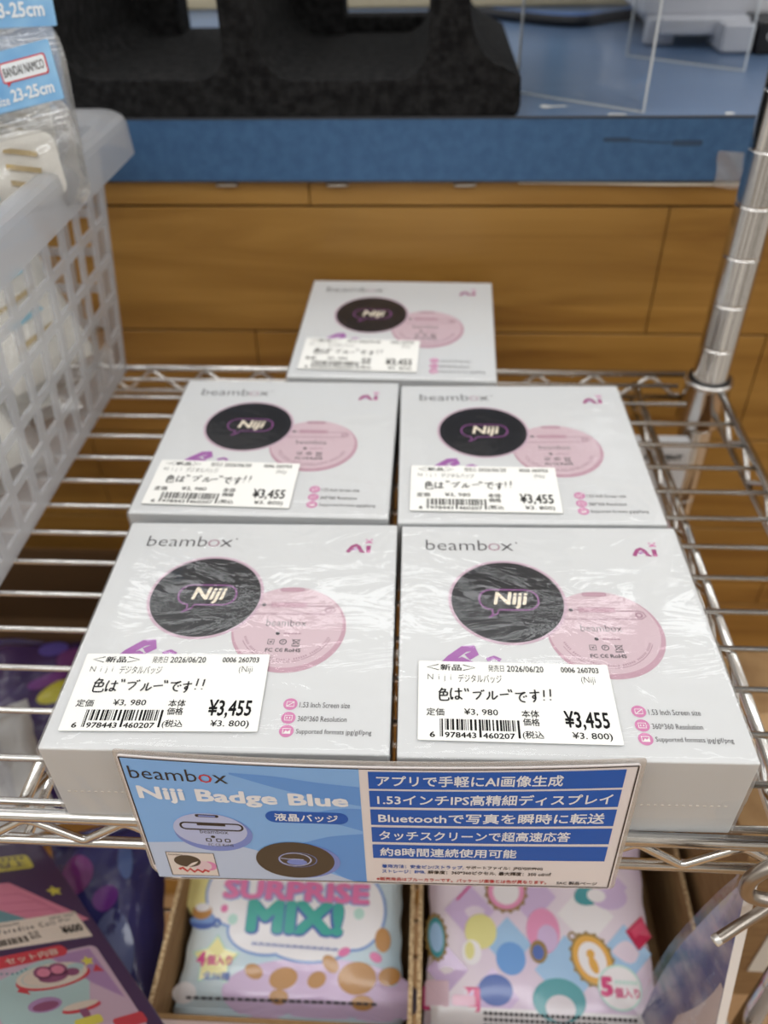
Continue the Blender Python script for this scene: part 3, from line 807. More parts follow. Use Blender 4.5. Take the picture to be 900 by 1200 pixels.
# ================================================================== PLASTIC BASKET
BASK = bpy.data.materials.new('frosted_plastic'); BASK.use_nodes = True
n, l = BASK.node_tree.nodes, BASK.node_tree.links
pb = n['Principled BSDF']; out = [x for x in n if x.type == 'OUTPUT_MATERIAL'][0]
pb.inputs['Base Color'].default_value = (*lin((206, 209, 214)), 1); pb.inputs['Roughness'].default_value = 0.28
tl = n.new('ShaderNodeBsdfTranslucent'); tl.inputs[0].default_value = (*lin((226, 228, 232)), 1)
tr = n.new('ShaderNodeBsdfTransparent'); m1 = n.new('ShaderNodeMixShader'); m2 = n.new('ShaderNodeMixShader')
m1.inputs[0].default_value = 0.40; m2.inputs[0].default_value = 0.56
l.new(pb.outputs[0], m1.inputs[1]); l.new(tl.outputs[0], m1.inputs[2]); l.new(m1.outputs[0], m2.inputs[1]); l.new(tr.outputs[0], m2.inputs[2]); l.new(m2.outputs[0], out.inputs[0])
BX0, BX1, BY0, BY1, BH, FL = -470.0, -226.0, 214.0, 540.0, 166.0, 13.0
basket = thing('plastic_basket', 'white translucent slotted plastic basket standing at the left end of the rack', 'basket', ((BX0 + BX1) / 2, (BY0 + BY1) / 2, .6))
hx, hy = (BX1 - BX0) / 2, (BY1 - BY0) / 2
def lattice(name, length, place, ncol, nrow=5):
    """wall strip cut by rectangular slots: place(t, z) -> point"""
    q = MB(); colw = length / ncol; ts = [0]
    for k in range(ncol): ts += [k * colw + colw * .14, k * colw + colw * .86]
    ts.append(length)
    z0, z1 = 9.0, 139.0; pit = (z1 - z0) / nrow; zs = [0]
    for k in range(nrow): zs += [z0 + k * pit + 2.0, z0 + (k + 1) * pit - 4.0]
    zs.append(BH)
    vs = [place(t, z) for z in zs for t in ts]; W = len(ts); fs = []
    for j in range(len(zs) - 1):
        for i in range(W - 1):
            if i % 2 == 1 and j % 2 == 1: continue
            fs.append((j * W + i, j * W + i + 1, (j + 1) * W + i + 1, (j + 1) * W + i))
    q.add(vs, fs, BASK)
    return q.build(name, basket, solid=2.4, bev=.5)
def fl(z): return FL * z / BH
lattice('side_wall', 2 * hy - 16, lambda t, z: (hx + fl(z), -(hy - 8) + t * (1 + fl(z) / hy) - fl(z), z), 13)
lattice('side_wall', 2 * hy - 16, lambda t, z: (-hx - fl(z), -(hy - 8) + t * (1 + fl(z) / hy) - fl(z), z), 13)
lattice('end_wall', 2 * hx - 16, lambda t, z: (-(hx - 8) + t * (1 + fl(z) / hx) - fl(z), hy + fl(z), z), 10)
lattice('end_wall', 2 * hx - 16, lambda t, z: (-(hx - 8) + t * (1 + fl(z) / hx) - fl(z), -hy - fl(z), z), 10)
for sx in (-1, 1):
    for sy in (-1, 1):
        q = MB()
        def corner(u, v, sx=sx, sy=sy):
            a = pi / 2 * u; f = fl(BH * v)
            return (sx * (hx - 8 + f + 8 * sin(a)), sy * (hy - 8 + f + 8 * cos(a)), BH * v)
        q.grid(corner, 6, 4, BASK); q.build('corner_post', basket, solid=2.4)
MB().slab(rr_pts(-hx, -hy, hx, hy, 8), 0, 2, BASK).build('base', basket)
def rim():
    q = MB(); prof = [(FL - 1, BH - 6), (FL + 1, BH), (FL + 6, BH + 4.5), (FL + 9, BH + 5.5), (FL + 15, BH + 5.5), (FL + 17, BH + 4), (FL + 18, BH + 1), (FL + 19, BH - 17)]
    loops = []
    for o, z in prof:
        loops.append([(x, y, z) for x, y in rr_pts(-hx - o, -hy - o, hx + o, hy + o, 9 + o * .45, 8)])
    n = len(loops[0]); vs = [p for lp in loops for p in lp]
    fs = [(i * n + k, i * n + (k + 1) % n, (i + 1) * n + (k + 1) % n, (i + 1) * n + k) for i in range(len(prof) - 1) for k in range(n)]
    q.add(vs, fs, BASK, False)
    return q.build('rim', basket, solid=1.8)
rim()

# ------------------------------------------------------------------ sock bags in the basket
HDR = mat('header_blue', (128, 184, 230), 0.4, coat=.3)
add_mottle(HDR, (112, 170, 222), (150, 200, 238), 45, 2)
HDRWT = mat('header_white_print', (236, 242, 248), 0.4)
HDRRED = mat('header_red_print', (206, 60, 70), 0.4)
BAGCLEAR = clear_film('bag_clear', gloss=0.07, rough=0.08, wr_scale=55, wr=0.9, haze=0.06, edge=.6, wr_dist=.0015)
SOCKW = mat('sock_white', (232, 230, 224), 0.9); SOCKG = mat('sock_gold', (188, 166, 118), 0.8); SOCKB = mat('sock_blue', (150, 202, 224), 0.9)
add_bump(SOCKW, 700, .5, .0006)
def pillow(q, w, h, d, m, nx=20, ny=20, x0=0, y0=0, crimp=0.0, rnd=0.0, seed=1, zc=0.0, back=True, corner=0.0):
    """puffy bag centred on x0,y0: w by h, d thick"""
    r = random.Random(seed); ph = [r.uniform(0, 6) for _ in range(8)]
    def hgt(u, v):
        a = 1 - abs(2 * u - 1) ** 3.2; b = 1 - abs(2 * v - 1) ** 3.2
        t = (max(a, 0) * max(b, 0)) ** .55
        return d / 2 * t * (1 + rnd * (sin(9 * u + ph[0]) * sin(7 * v + ph[1]) + .5 * sin(17 * u + 5 * v + ph[2]) + .4 * sin(23 * v - 9 * u + ph[3])))
    def P(u, v, s):
        k = crimp * (sin(v * 40) * .5) * (1 if abs(2 * u - 1) > .97 else 0)
        pinch = 1 - .05 * sin(pi * v) * crimp
        if corner: pinch *= 1 - corner * (1 - math.sqrt(max(0, 1 - (max(0, abs(2 * v - 1) - .55) / .45) ** 2)))
        return (x0 + (u - .5) * w * pinch + k, y0 + (v - .5) * h * (1 - .03 * sin(pi * u) * crimp), zc + s * hgt(u, v))
    q.grid(lambda u, v: P(u, v, 1), nx, ny, m)
    if back: q.grid(lambda u, v: P(1 - u, v, -1), nx, ny, m)
    return lambda x, y: zc + hgt(min(max((x - x0) / w + .5, 0), 1), min(max((y - y0) / h + .5, 0), 1))

def sock_bag(label, origin, xa, ya, W=88, Hh=27, HB_=92, logo=True, print_='full'):
    t = frame_thing('sock_bag', label, 'sock bag', origin, xa, ya, 'bags of socks in the basket')
    MB().slab(rr_pts(-W, -Hh, 0, 0, .8, 3), -.4, .4, HDR).build('header_card', t)
    q = PR(.6)
    if logo:
        q.rrect(-31, -14.6, -3.6, -5.2, 1.5, HDRRED); q.rrect(-30.2, -13.9, -4.4, -5.9, 1.2, HDRWT, .08)
        q.poly([(-29, -14.2), (-26, -14.2), (-28.6, -16.4)], HDRRED, .02)
        q.text('BANDAI NAMCO', -29.2, -12.0, -5.4, -7.7, BLACKINK, dz=.16, bold=.005)
        q.text('size', -38, -24.0, -30.4, -20.0, HDRWT, bold=.02); q.text('23-25cm', -28.6, -23.4, -3.6, -17.6, HDRWT, bold=.03)
        q.text('フリーサイズ'[:0] or '-', -74, -12, -60, -9, HDRWT, bold=.02)
    else:
        q.text('23-25cm', -34, -22.5, -5.0, -15.5, HDRWT, bold=.03)
        q.rect(-46, -19.6, -39, -17.8, HDRWT)
    q.build('header_print', t)
    q = MB()
    zf = pillow(q, W + 2, HB_, 15, BAGCLEAR, 24, 24, -W / 2 + .5, -Hh - HB_ / 2 + 1, rnd=.16, seed=int(W), corner=.16)
    q.build('clear_bag', t)
    q = MB()
    q.grid(lambda u, v: (-W + 1 + (W - 2) * u, -Hh - 5 - 8 * v, 3.2 + 1.0 * (abs(sin(v * 9.42)) ** .5)), 4, 18, BAGCLEAR)
    q.build('zip_seal', t)
    q = MB(); pillow(q, W * .78, HB_ * .74, 9.5, SOCKW, 20, 20, -W * .53, -Hh - HB_ * .56, rnd=.12, seed=5, corner=.5)
    s = q.build('sock', t)
    q = PR(0, lambda x, y, z: (x, y, 6.0 + z - 5 * (abs(x + W * .46) / (W * .36)) ** 3 - 4.0 * (abs(y + Hh + HB_ * .58) / (HB_ * .3)) ** 4))
    for k in range(3): q.stroke([(-W * .46 + i * 3.2, -Hh - HB_ * .34 - k * 8 - i * .9) for i in range(7)], 2.6, SOCKG)
    for k in range(5): q.stroke([(-W * .78 + k * 4.2, -Hh - HB_ * .8), (-W * .7 + k * 3.0, -Hh - HB_ * .42)], 2.6 if k % 2 else 1.6, SOCKB if k % 2 == 0 else SOCKW, .1 + .02 * k)
    q.build('sock_stripes', s)
    return t
sock_bag('clear sock bag with red-bordered logo on its blue header, rising over the basket rim', (-191.4, 455, 231.2), (28.2, -3, 6.2), (-4.2, 8, 24.8), HB_=50)
sock_bag('clear sock bag with blue header partly hidden behind the front bag at the top left', (-197.0, 488, 259), (38, 0, 1.5), (.8, 6, 26), HB_=84, logo=False)
def loose_sock_bag(label, loc, rot, seed, hdr=True):
    t = thing('sock_bag', label, 'sock bag', loc, tuple(radians(a) for a in rot), 'bags of socks in the basket')
    if hdr:
        MB().slab(rr_pts(-40, 22, 40, 52, .8, 3), -.4, .4, HDR).build('header_card', t)
        q = PR(.6); q.rrect(8, 36, 34, 45, 1.4, HDRRED); q.rrect(8.8, 36.8, 33.2, 44.2, 1, HDRWT, .08); q.text('BANDAI NAMCO', 10, 38.4, 32, 42.6, BLACKINK, dz=.15)
        q.text('23-25cm', 10, 26, 35, 32, HDRWT, bold=.03); q.build('header_print', t)
    q = MB(); pillow(q, 88, 90, 22, BAGCLEAR, 16, 16, 0, -22, rnd=.2, seed=seed); q.build('clear_bag', t)
    q = MB(); pillow(q, 66, 70, 15, SOCKW, 12, 12, 0, -22, rnd=.2, seed=seed + 3); s = q.build('sock', t)
    q = PR(0, lambda x, y, z: (x, y, 7.6 + z - 6 * (abs(x) / 34) ** 3 - 5 * (abs(y + 22) / 36) ** 4))
    for k in range(4): q.stroke([(-20 + i * 5, 2 - k * 12 + i * .8) for i in range(8)], 3.2, SOCKG if k % 2 else SOCKB)
    q.build('sock_stripes', s)
    return t
loose_sock_bag('clear sock bag with blue header seen through the rear slots of the basket', (-262, 470, 92), (62, 0, 62), 11)
loose_sock_bag('clear sock bag seen through the middle slots of the basket, gold stripes showing', (-285, 392, 62), (48, 8, 70), 12, False)
loose_sock_bag('clear sock bag seen low through the near slots of the basket', (-300, 300, 46), (35, 10, 84), 13)
loose_sock_bag('clear sock bag lying at the rear bottom of the basket with its red mark showing', (-300, 476, 48), (30, 0, 40), 14)

# ================================================================== THINGS ON THE COUNTER
FOAM = mat('black_foam', (34, 34, 36), 0.95, spec=.2)
add_mottle(FOAM, (16, 16, 17), (38, 38, 39), 230, 5); add_bump(FOAM, 420, .6, .0012, 4)
stand = thing('foam_display_stand', 'black foam display stand with rounded recesses on the blue counter', 'display stand', (-95, 700, 160))
pts = [(-151.5, 0), (148, 0), (151, 2), (152, 8), (151, 24)]
pts += [tuple(p) for p in curve([(151, 24), (141, 29), (128, 36), (120, 48), (116, 70), (115, 130)], 5)][1:]
pts += [(92, 130)]
def notch(xr, xl, zb, r):
    o = []
    for i in range(8):
        a = pi / 2 * i / 7; o.append((xr - r + r * cos(a), zb + r - r * sin(a)))
    for i in range(8):
        a = pi / 2 * i / 7; o.append((xl + r - r * sin(a), zb + r - r * cos(a)))
    return o
pts += [(91, 130)] + notch(91, -19, 22.5, 22) + [(-19, 130), (-43, 130)] + notch(-43, -148, 23.5, 18) + [(-148, 130), (-151.5, 130)]
MB().prism(pts, -103, 95, FOAM).build('stand_body', stand, bev=1.6)
MB().box(-149, -112, 60, 94, 22, 128, FOAM, 2).build('recess_back', stand)
MB().box(-20, 22, 60, 94, 22, 128, FOAM, 2).build('recess_back', stand)
MB().box(20, 92, 72, 94, 22, 34, FOAM, 2).build('recess_back', stand)

ACR = bpy.data.materials.new('acrylic_clear'); ACR.use_nodes = True
n, l = ACR.node_tree.nodes, ACR.node_tree.links; n.clear()
out = n.new('ShaderNodeOutputMaterial'); tr = n.new('ShaderNodeBsdfTransparent'); gl = n.new('ShaderNodeBsdfGlossy'); mx = n.new('ShaderNodeMixShader'); fr = n.new('ShaderNodeFresnel')
tr.inputs[0].default_value = (.93, .94, .95, 1); gl.inputs['Roughness'].default_value = .03; fr.inputs[0].default_value = 1.49
l.new(fr.outputs[0], mx.inputs[0]); l.new(tr.outputs[0], mx.inputs[1]); l.new(gl.outputs[0], mx.inputs[2]); l.new(mx.outputs[0], out.inputs[0])
ACRE = mat('acrylic_edge', (206, 212, 216), 0.3)
def pane(label, a, b_, h):
    cx, cy = (a[0] + b_[0]) / 2, (a[1] + b_[1]) / 2; L = hypot(b_[0] - a[0], b_[1] - a[1]); ang = atan2(b_[1] - a[1], b_[0] - a[0])
    t = thing('acrylic_panel', label, 'panel', (cx, cy, 160.2), (0, 0, ang), 'clear acrylic panels on the counter')
    MB().box(-L / 2, L / 2, -1.1, 1.1, .5, h - .5, ACR).build('clear_sheet', t)
    e = MB()
    for x0, x1, z0, z1 in ((-L / 2 - .6, L / 2 + .6, 0, 1.0), (-L / 2 - .6, -L / 2 + .3, 1.0, h), (L / 2 - .3, L / 2 + .6, 1.0, h), (-L / 2, L / 2, h - .8, h)):
        e.box(x0, x1, -1.3, 1.3, z0, z1, ACRE, .2, 1)
    e.build('polished_edge', t)
pane('clear acrylic panel at the counter edge beside the black foam stand', (60, 663), (139.5, 605), 190)
pane('clear acrylic panel standing further back in front of the grey printer', (161, 790), (240, 729), 190)

PRN = mat('printer_grey', (204, 206, 214), 0.5); PRNB = mat('printer_black', (28, 28, 32), 0.4); PRNW = mat('printer_white_mark', (220, 220, 222), 0.5)
printer = thing('label_printer', 'pale grey printer with stubby feet and a black power switch panel on the counter', 'printer', (300, 880, 160))
MB().box(-122, 160, -45, 110, 21, 240, PRN, 5, 3).build('body', printer)
MB().box(-108, 150, -60, 60, 10, 23, PRN, 2, 2).build('chassis', printer)
for x in (-118, -62): MB().box(x, x + 26, -86 if x > -100 else -48, -40, 1, 22, PRN, 2, 2).build('foot', printer)
sw = MB().box(-34, 2, -90, -40, 0.5, 24, PRNB, 1.2, 2).build('switch_panel', printer)
q = PR(90.4, lambda x, y, z: (x, -z, y)); q.ring(-24, 14, 2.4, 3.4, PRNW, 0, 20); q.stroke([(-12, 10), (-12, 18)], 1.2, PRNW)
q.build('switch_mark', sw)
MB().box(4, 60, -88, -40, 1, 24, PRN, 2, 2).build('foot', printer)
CABK = mat('cable_black', (30, 32, 38), 0.5); CABB = mat('cable_blue', (86, 120, 180), 0.4)
q = MB(); q.tube(curve([(40, 985, 166), (80, 962, 165), (110, 938, 165), (140, 930, 165), (175, 955, 165), (215, 975, 165), (260, 1000, 165)], 8), 5, CABK, 12)
tag(q.build('power_cable'), 'black cable lying in a curve at the back of the blue counter', 'cable')
q = MB(); q.tube(curve([(60, 1000, 164), (100, 975, 164), (140, 958, 165), (180, 975, 164), (200, 1000, 164)], 8), 3.6, CABB, 10)
tag(q.build('power_cable'), 'pale blue cable lying behind the black cable on the counter', 'cable')

# ================================================================== TRAYS AND POUCHES BELOW
CARD = mat('cardboard_brown', (150, 118, 80), 0.85); add_mottle(CARD, (140, 108, 72), (160, 128, 88), 60, 4, (1, 1, 6))
CARDEDGE = mat('cardboard_edge', (196, 170, 132), 0.9); add_mottle(CARDEDGE, (150, 120, 84), (214, 190, 152), 700, 2)
def tray(label, x0, x1, y0, y1, h, printed):
    cx, cy = (x0 + x1) / 2, (y0 + y1) / 2
    t = thing('display_tray', label, 'cardboard tray', (cx, cy, LOW), group='cardboard display trays on the lower shelf')
    w, d = (x1 - x0) / 2, (y1 - y0) / 2
    MB().box(-w, w, -d, d, 0.1, 2.2, CARD).build('tray_base', t)
    for sx in (-1, 1):
        o = MB().box(sx * w - (2.6 if sx > 0 else 0), sx * w + (2.6 if sx < 0 else 0), -d, d, 2.2, h - .8, CARD).build('side_panel', t)
        MB().box(sx * w - (2.6 if sx > 0 else 0), sx * w + (2.6 if sx < 0 else 0), -d, d, h - .8, h, CARDEDGE).build('cut_edge', o)
    MB().box(-w + 2.6, w - 2.6, d - 2.6, d, 2.2, h, CARD).build('back_panel', t)
    MB().box(-w + 2.6, w - 2.6, -d, -d + 2.6, 2.2, h - 6, CARD).build('front_panel', t)
    if printed:
        q = PR(0.4, lambda x, y, z: (x, -d - z, y))
        q.rect(-w + 2, 3, w - 2, h - 6.3, mat('tray_print_base', (206, 196, 206), .5, coat=.3))
        q.disk(-w * .35, h - 20, 13, mat('tray_print_teal', (120, 184, 190), .5), .1, 10); q.disk(w * .5, h - 24, 20, mat('tray_print_pink', (222, 176, 198), .5), .1, 14)
        q.rect(w * .1, h - 15, w * .9, h - 9, mat('tray_print_white', (228, 222, 222), .5), .15)
        q.build('tray_print', t)
    return t
tray('open brown cardboard tray holding the blue and white sweets pouch', -155.5, -2.2, 179, 330, 86, True)
tray('open brown cardboard tray holding the pink pouch with charms', .4, 171, 177.5, 330, 86, True)

def pouch_frame(name, label, x, y, z):
    return thing(name, label, 'pouch', (x, y, z), (radians(16), 0, 0))
def ink(n_, c): return mat('pouch_' + n_, c, .35, coat=.6)
# --- left pouch
pl = pouch_frame('sweets_pouch', 'pale blue pouch with pink and green title in the left cardboard tray', -79, 193, -258)
BASE = ink('pale_blue', (190, 216, 230)); add_mottle(BASE, (186, 214, 232), (214, 224, 226), 14, 2)
q = MB(); hz = pillow(q, 143, 126, 17, BASE, 40, 40, 0, 66, crimp=1, rnd=.07, seed=4)
q.build('pouch_bag', pl)
for s_ in (3.5, 129):
    MB().grid(lambda u, v, s_=s_: (-71 + 142 * u, s_ - 4 + 5 * v, .5 + .35 * sin(v * 18)), 12, 16, BASE).build('crimped_seal', pl, solid=.5)
def plm(x, y, z): return (x, y, hz(x, y) + z)
W_ = ink('white', (238, 236, 240)); PK = ink('pink', (226, 124, 176)); TL_ = ink('teal', (74, 172, 162)); LB = ink('line_blue', (128, 160, 214)); YL = ink('yellow', (236, 228, 158)); LL = ink('lilac_ground', (214, 190, 224)); DB = ink('deep_blue', (84, 110, 180)); BR_ = ink('biscuit', (190, 140, 84)); PALE = ink('mint', (186, 222, 214)); RD = ink('hot_pink', (214, 64, 140))
q = PR(.35, plm, 4)
q.disk(20, 14, 62, LL, 0, 20, 48)
q.disk(-62, 72, 14, YL, .02, 18); q.disk(-66, 12, 8, W_, .03, 6)
for cx, cy, rx, ry in ((0, 62, 46, 26), (-38, 70, 22, 20), (38, 62, 19, 22), (10, 46, 30, 14), (-18, 48, 24, 13), (0, 82, 50, 20)):
    q.disk(cx, cy, rx + 1.6, LB, .1, ry + 1.6, 40)
for cx, cy, rx, ry in ((0, 62, 46, 26), (-38, 70, 22, 20), (38, 62, 19, 22), (10, 46, 30, 14), (-18, 48, 24, 13), (0, 82, 50, 20)):
    q.disk(cx, cy, rx, W_, .2, ry, 40)
star = [( (13.5 if k % 2 == 0 else 8.2) * sin(pi * k / 5) * 1.1 - 48.6, (13.5 if k % 2 == 0 else 8.2) * cos(pi * k / 5) + 30) for k in range(10)]
star2 = [((x + 48.6) * 1.12 - 48.6, (y - 30) * 1.12 + 30) for x, y in star]
q.put(star2 + [(-48.6, 30)], [(k, (k + 1) % 10, 10) for k in range(10)], PALE, .12); q.put(star + [(-48.6, 30)], [(k, (k + 1) % 10, 10) for k in range(10)], YL, .3)
q.disk(-60, 53, 9.5, DB, .16, 5.5, a0=pi, a1=2 * pi); q.disk(-60, 53.2, 9.8, LB, .18, 2.2); q.disk(-62, 58, 7, BR_, .2, 4.6); q.disk(-62, 60.6, 5, W_, .22, 2.6); q.ring(-50.6, 51.5, 1.6, 2.8, DB, .2, 20)
q.disk(-40.4, 53.8, 3.2, PALE, .3); q.disk(41, 60.5, 3.4, PALE, .3); q.disk(-47, 60, 2.4, PK, .3)
for (x, y, rx, ry, ro) in ((-4, 22, 9, 6, .2), (-23, 25, 6, 4, -.3), (17, 22, 6, 4.4, .4), (42, 24, 12, 9, .1), (25, 31, 6, 4, -.7), (57, 46, 5, 7, .1), (62, 26, 7, 5, .2), (46, 11, 7, 4, 0), (-6, 12, 6, 4, 0)):
    q.disk(x, y, rx, BR_, .32, ry, 28, rot=ro)
q.disk(33, 38, 4, PK, .4, 2.4, rot=.4); q.disk(53, 36, 4, PK, .4, 2.6, rot=-.4)
q.build('printed_artwork', pl)
q = PR(.75, plm)
q.text('SURPRISE', -49.5, 65.0, 47.5, 78.0, LB, bold=.09); q.text('SURPRISE', -49.5, 65.8, 47.5, 78.4, PK, bold=.055, dz=.12)
q.text('MIX!', -31.8, 45.2, 31.8, 66.0, DB, bold=.1); q.text('MIX!', -31.4, 46.6, 31.4, 66.4, TL_, bold=.06, dz=.12)
for k in range(13): q.stroke([(-26 + 4.3 * k + .5 * i, 40.4 - .12 * k + (.9 if i % 2 else -.7)) for i in range(7)], .9, DB, .1)
q.text('4', -60.5, 26.6, -54.8, 35.0, RD, bold=.06); q.text('個入り', -54.0, 27.4, -37.4, 33.2, RD, bold=.03)
q.text('全36種', -55.2, 19.4, -37.8, 24.0, DB, bold=.03)
for k in range(26): q.rect(-64 + 4.6 * k, 8.6 + .05 * k, -60.6 + 4.6 * k + (k % 3) * .3, 10.2 + .05 * k, GREYINK)
q.build('printed_lettering', pl)
# --- right pouch
pr_ = pouch_frame('charm_pouch', 'pink and lilac pouch printed with mirrors and charms in the right cardboard tray', 77, 188, -258)
PB_ = ink('pink_white', (226, 212, 226)); add_mottle(PB_, (216, 196, 222), (234, 224, 232), 16, 2)
q = MB(); hz2 = pillow(q, 146, 150, 16, PB_, 40, 40, 0, 68, crimp=1, rnd=.05, seed=9)
q.build('pouch_bag', pr_)
for s_ in (-9, 141):
    MB().grid(lambda u, v, s_=s_: (-72 + 144 * u, s_ + 6 * v, .5 + .35 * sin(v * 18)), 12, 12, PB_).build('crimped_seal', pr_, solid=.5)
def prm(x, y, z): return (x, y, hz2(x, y) + z)
SKY = ink('sky_blue', (160, 196, 232)); LAV = ink('lavender', (206, 182, 220)); WH2 = ink('soft_white', (236, 232, 236)); GOLD = ink('gold', (222, 168, 72)); OLIVE = ink('gold_dark', (150, 124, 70)); CRIM = ink('crimson', (198, 40, 84)); ROSE = ink('rose', (228, 150, 190)); BLU = ink('blue_dot', (110, 160, 222)); TEALC = ink('teal_dark', (60, 150, 160)); YEL2 = ink('soft_yellow', (222, 216, 146)); HOT = ink('magenta_mark', (214, 70, 130))
q = PR(.35, prm, 4)
for (x, y, a, m_) in ((-20, 52, 15, SKY), (16, 38, 20, SKY), (-44, 70, 16, LAV), (-4, 80, 16, LAV), (30, 70, 18, WH2), (-30, 22, 16, LAV), (54, 50, 16, SKY), (44, 88, 15, LAV), (-58, 36, 13, LAV)):
    q.poly([(x - a, y), (x, y - a), (x + a, y), (x, y + a)], m_, .02)
for (x, y, a) in ((-33, 62, 0), (8, 28, 0), (-8, 96, 0)): q.disk(x, y, 4, WH2, .06)
q.disk(-18.5, 43.5, 9.2, BLU, .15); q.disk(-28.5, 26, 10.5, DB, .15, 8.5)
q.rect(-68, 5, 66, 16.5, WH2, .12)
# oval mirrors and frames
def frame_oval(x, y, rx, ry, rot, rim_m, fill, inner=None):
    q.disk(x, y, rx, OLIVE, .2, ry, 40, rot=rot); q.disk(x, y, rx - 1.2, rim_m, .26, ry - 1.4, 40, rot=rot); q.disk(x, y, rx * .66, fill, .32, ry * .66, 40, rot=rot)
    for k in range(16):
        a = 2 * pi * k / 16; xx, yy = rx * cos(a), ry * sin(a)
        q.disk(x + cos(rot) * xx - sin(rot) * yy, y + sin(rot) * xx + cos(rot) * yy, 1.2, OLIVE, .24, n=8)
frame_oval(32, 45, 12.5, 15.5, .5, GOLD, WH2); frame_oval(-20, 82, 13, 12, .2, ROSE, WH2); frame_oval(-65, 54, 6.5, 13, .1, TEALC, SKY)
q.disk(32.5, 42, 2.6, GOLD, .38, 5.0, rot=.4); q.disk(31, 48, 2.6, GOLD, .39)
q.ring(20.5, 57.5, 1.6, 2.8, OLIVE, .3, 18)
# plain charm drops, gems and hearts
q.disk(2.5, 60, 10.5, ROSE, .25, 13); q.disk(-1, 48, 5.4, OLIVE, .34, 6.5); q.disk(-1.4, 47.6, 3.6, DB, .4, 4.2); q.disk(5, 56, 6.4, LAV, .33, 7.5)
q.disk(-37, 58, 10, YEL2, .25, 10); q.disk(-43, 46, 6.2, WH2, .27, 7); q.disk(-44, 47, 3, YEL2, .3, 5)
q.disk(10, 22, 16, TEALC, .22, 12); q.disk(10.5, 18, 9, ink('drop_pale', (214, 206, 214)), .3, 7)
q.disk(36, 84, 13, TEALC, .22, 7, rot=.4); q.disk(46, 82, 12, LAV, .24, 8); q.disk(38, 82, 6, WH2, .3, 4)
q.poly([(54.5, 62), (66, 71.5), (71.5, 60), (62, 51.5)], CRIM, .3); q.poly([(58, 62.4), (66, 69), (67.6, 64.6), (60, 58)], ink('crimson_light', (216, 74, 110)), .36)
q.stroke([(-52, 76), (-46, 82), (-42, 86)], 1.2, RD, .3)
q.disk(47.5, 30.5, 13.5, PALE, .4, 12.5); q.disk(47.5, 30.5, 12.4, WH2, .46, 11.4)
q.rrect(-73, 14, -38, 27, 1.5, HOT, .3); q.rrect(-71.5, 16, -57, 30, 1, ink('label_pale', (220, 190, 204)), .36); q.rrect(-55, 17, -41, 22.5, 1.5, ink('label_light', (236, 190, 212)), .36)
q.build('printed_artwork', pr_)
q = PR(.95, prm)
q.text('5', 35.4, 25.2, 43.2, 36.2, HOT, bold=.07); q.text('個入り', 43.8, 25.0, 59.4, 30.6, HOT, bold=.03)
for k in range(6): q.rect(44.6 + 2.4 * k, 32.4, 46.2 + 2.4 * k, 34.4, PALE)
for j, yy in enumerate((12.8, 9.6, 6.4)):
    for k in range(30 - 6 * j): q.rect(-36 + 3.1 * k, yy, -36 + 3.1 * k + 2.2, yy + 1.7, GREYINK if j else BLACKINK)
q.build('printed_lettering', pr_)

# ------------------------------------------------------------------ purple card pack at bottom left
UPV, RTV = (-.7083, .6782, -.1957), (.6284, .4797, -.6123)
pack = frame_thing('sweets_card_pack', 'dark purple flat pack with price label and pink plate picture at the bottom left', 'pack', (-137.8, 167.5, -188.8), RTV, UPV)
PUR = ink('pack_purple', (74, 56, 92)); PPK = ink('pack_pink', (212, 132, 158)); PPK2 = ink('pack_pink_dark', (190, 108, 138)); PTL = ink('pack_teal', (110, 150, 160)); PYL = ink('pack_yellow', (212, 202, 92)); PRD = ink('pack_red', (200, 70, 84)); PPN = ink('pack_panel', (196, 170, 190)); PMN = ink('pack_mint', (170, 196, 198)); PPU = ink('pack_plum', (140, 84, 118)); PCR = ink('pack_cream', (214, 200, 188)); PLV = ink('pack_lavender', (168, 134, 178))
MB().box(-128, 0, -28, 172, -14, 0, PUR, 1.0, 2).build('pack_body', pack)
q = PR(.2)
q.poly([(-56, 132), (-36, 131), (-2.6, 86), (-20, 84), (-60, 96)], PPK)
for k in range(3): q.stroke([(-54 + 4 * k, 122 - 9 * k), (-34 + 6 * k, 119 - 9 * k), (-22 + 5 * k, 106 - 8 * k)], .8, PPK2, .05)
q.poly([(-70, 118), (-50, 107), (-37, 95), (-70, 92)], PTL, .06)
sp = [((5.4 if k % 2 == 0 else 2.6) * sin(pi * k / 5) - 12.5, (5.4 if k % 2 == 0 else 2.6) * cos(pi * k / 5) + 116.8) for k in range(10)]
q.put(sp + [(-12.5, 116.8)], [(k, (k + 1) % 10, 10) for k in range(10)], PYL, .05)
q.rrect(-50, 142.5, -15, 157, 3, PYL, .05); q.text('以上', -36, 144.5, -19, 151.5, PUR, bold=.03, dz=.1)
for k in range(4): q.rect(-33 + 4 * k, 153, -30.4 + 4 * k, 155.2, PUR, .1)
q.rrect(-80, -4, -9.6, 64, 4, PPN); q.poly([(-78, 50), (-40, 62), (-24, 40), (-40, 4), (-78, 4)], PMN, .04); q.poly([(-38, 62), (-14, 62), (-12, 20), (-24, 36)], PLV, .05)
q.rrect(-72, 60.5, -26.8, 69.5, 4, PRD, .12); q.text('セット内容', -62, 62.2, -32, 67.4, PCR, bold=.02, dz=.18)
q.disk(-42, 46, 21, PRD, .1, 8, 36); q.disk(-42, 48, 20, PCR, .14, 8.6, 36); q.ring(-42, 48, 16.6, 17.2, PMN, .17, 36, ky=.43)
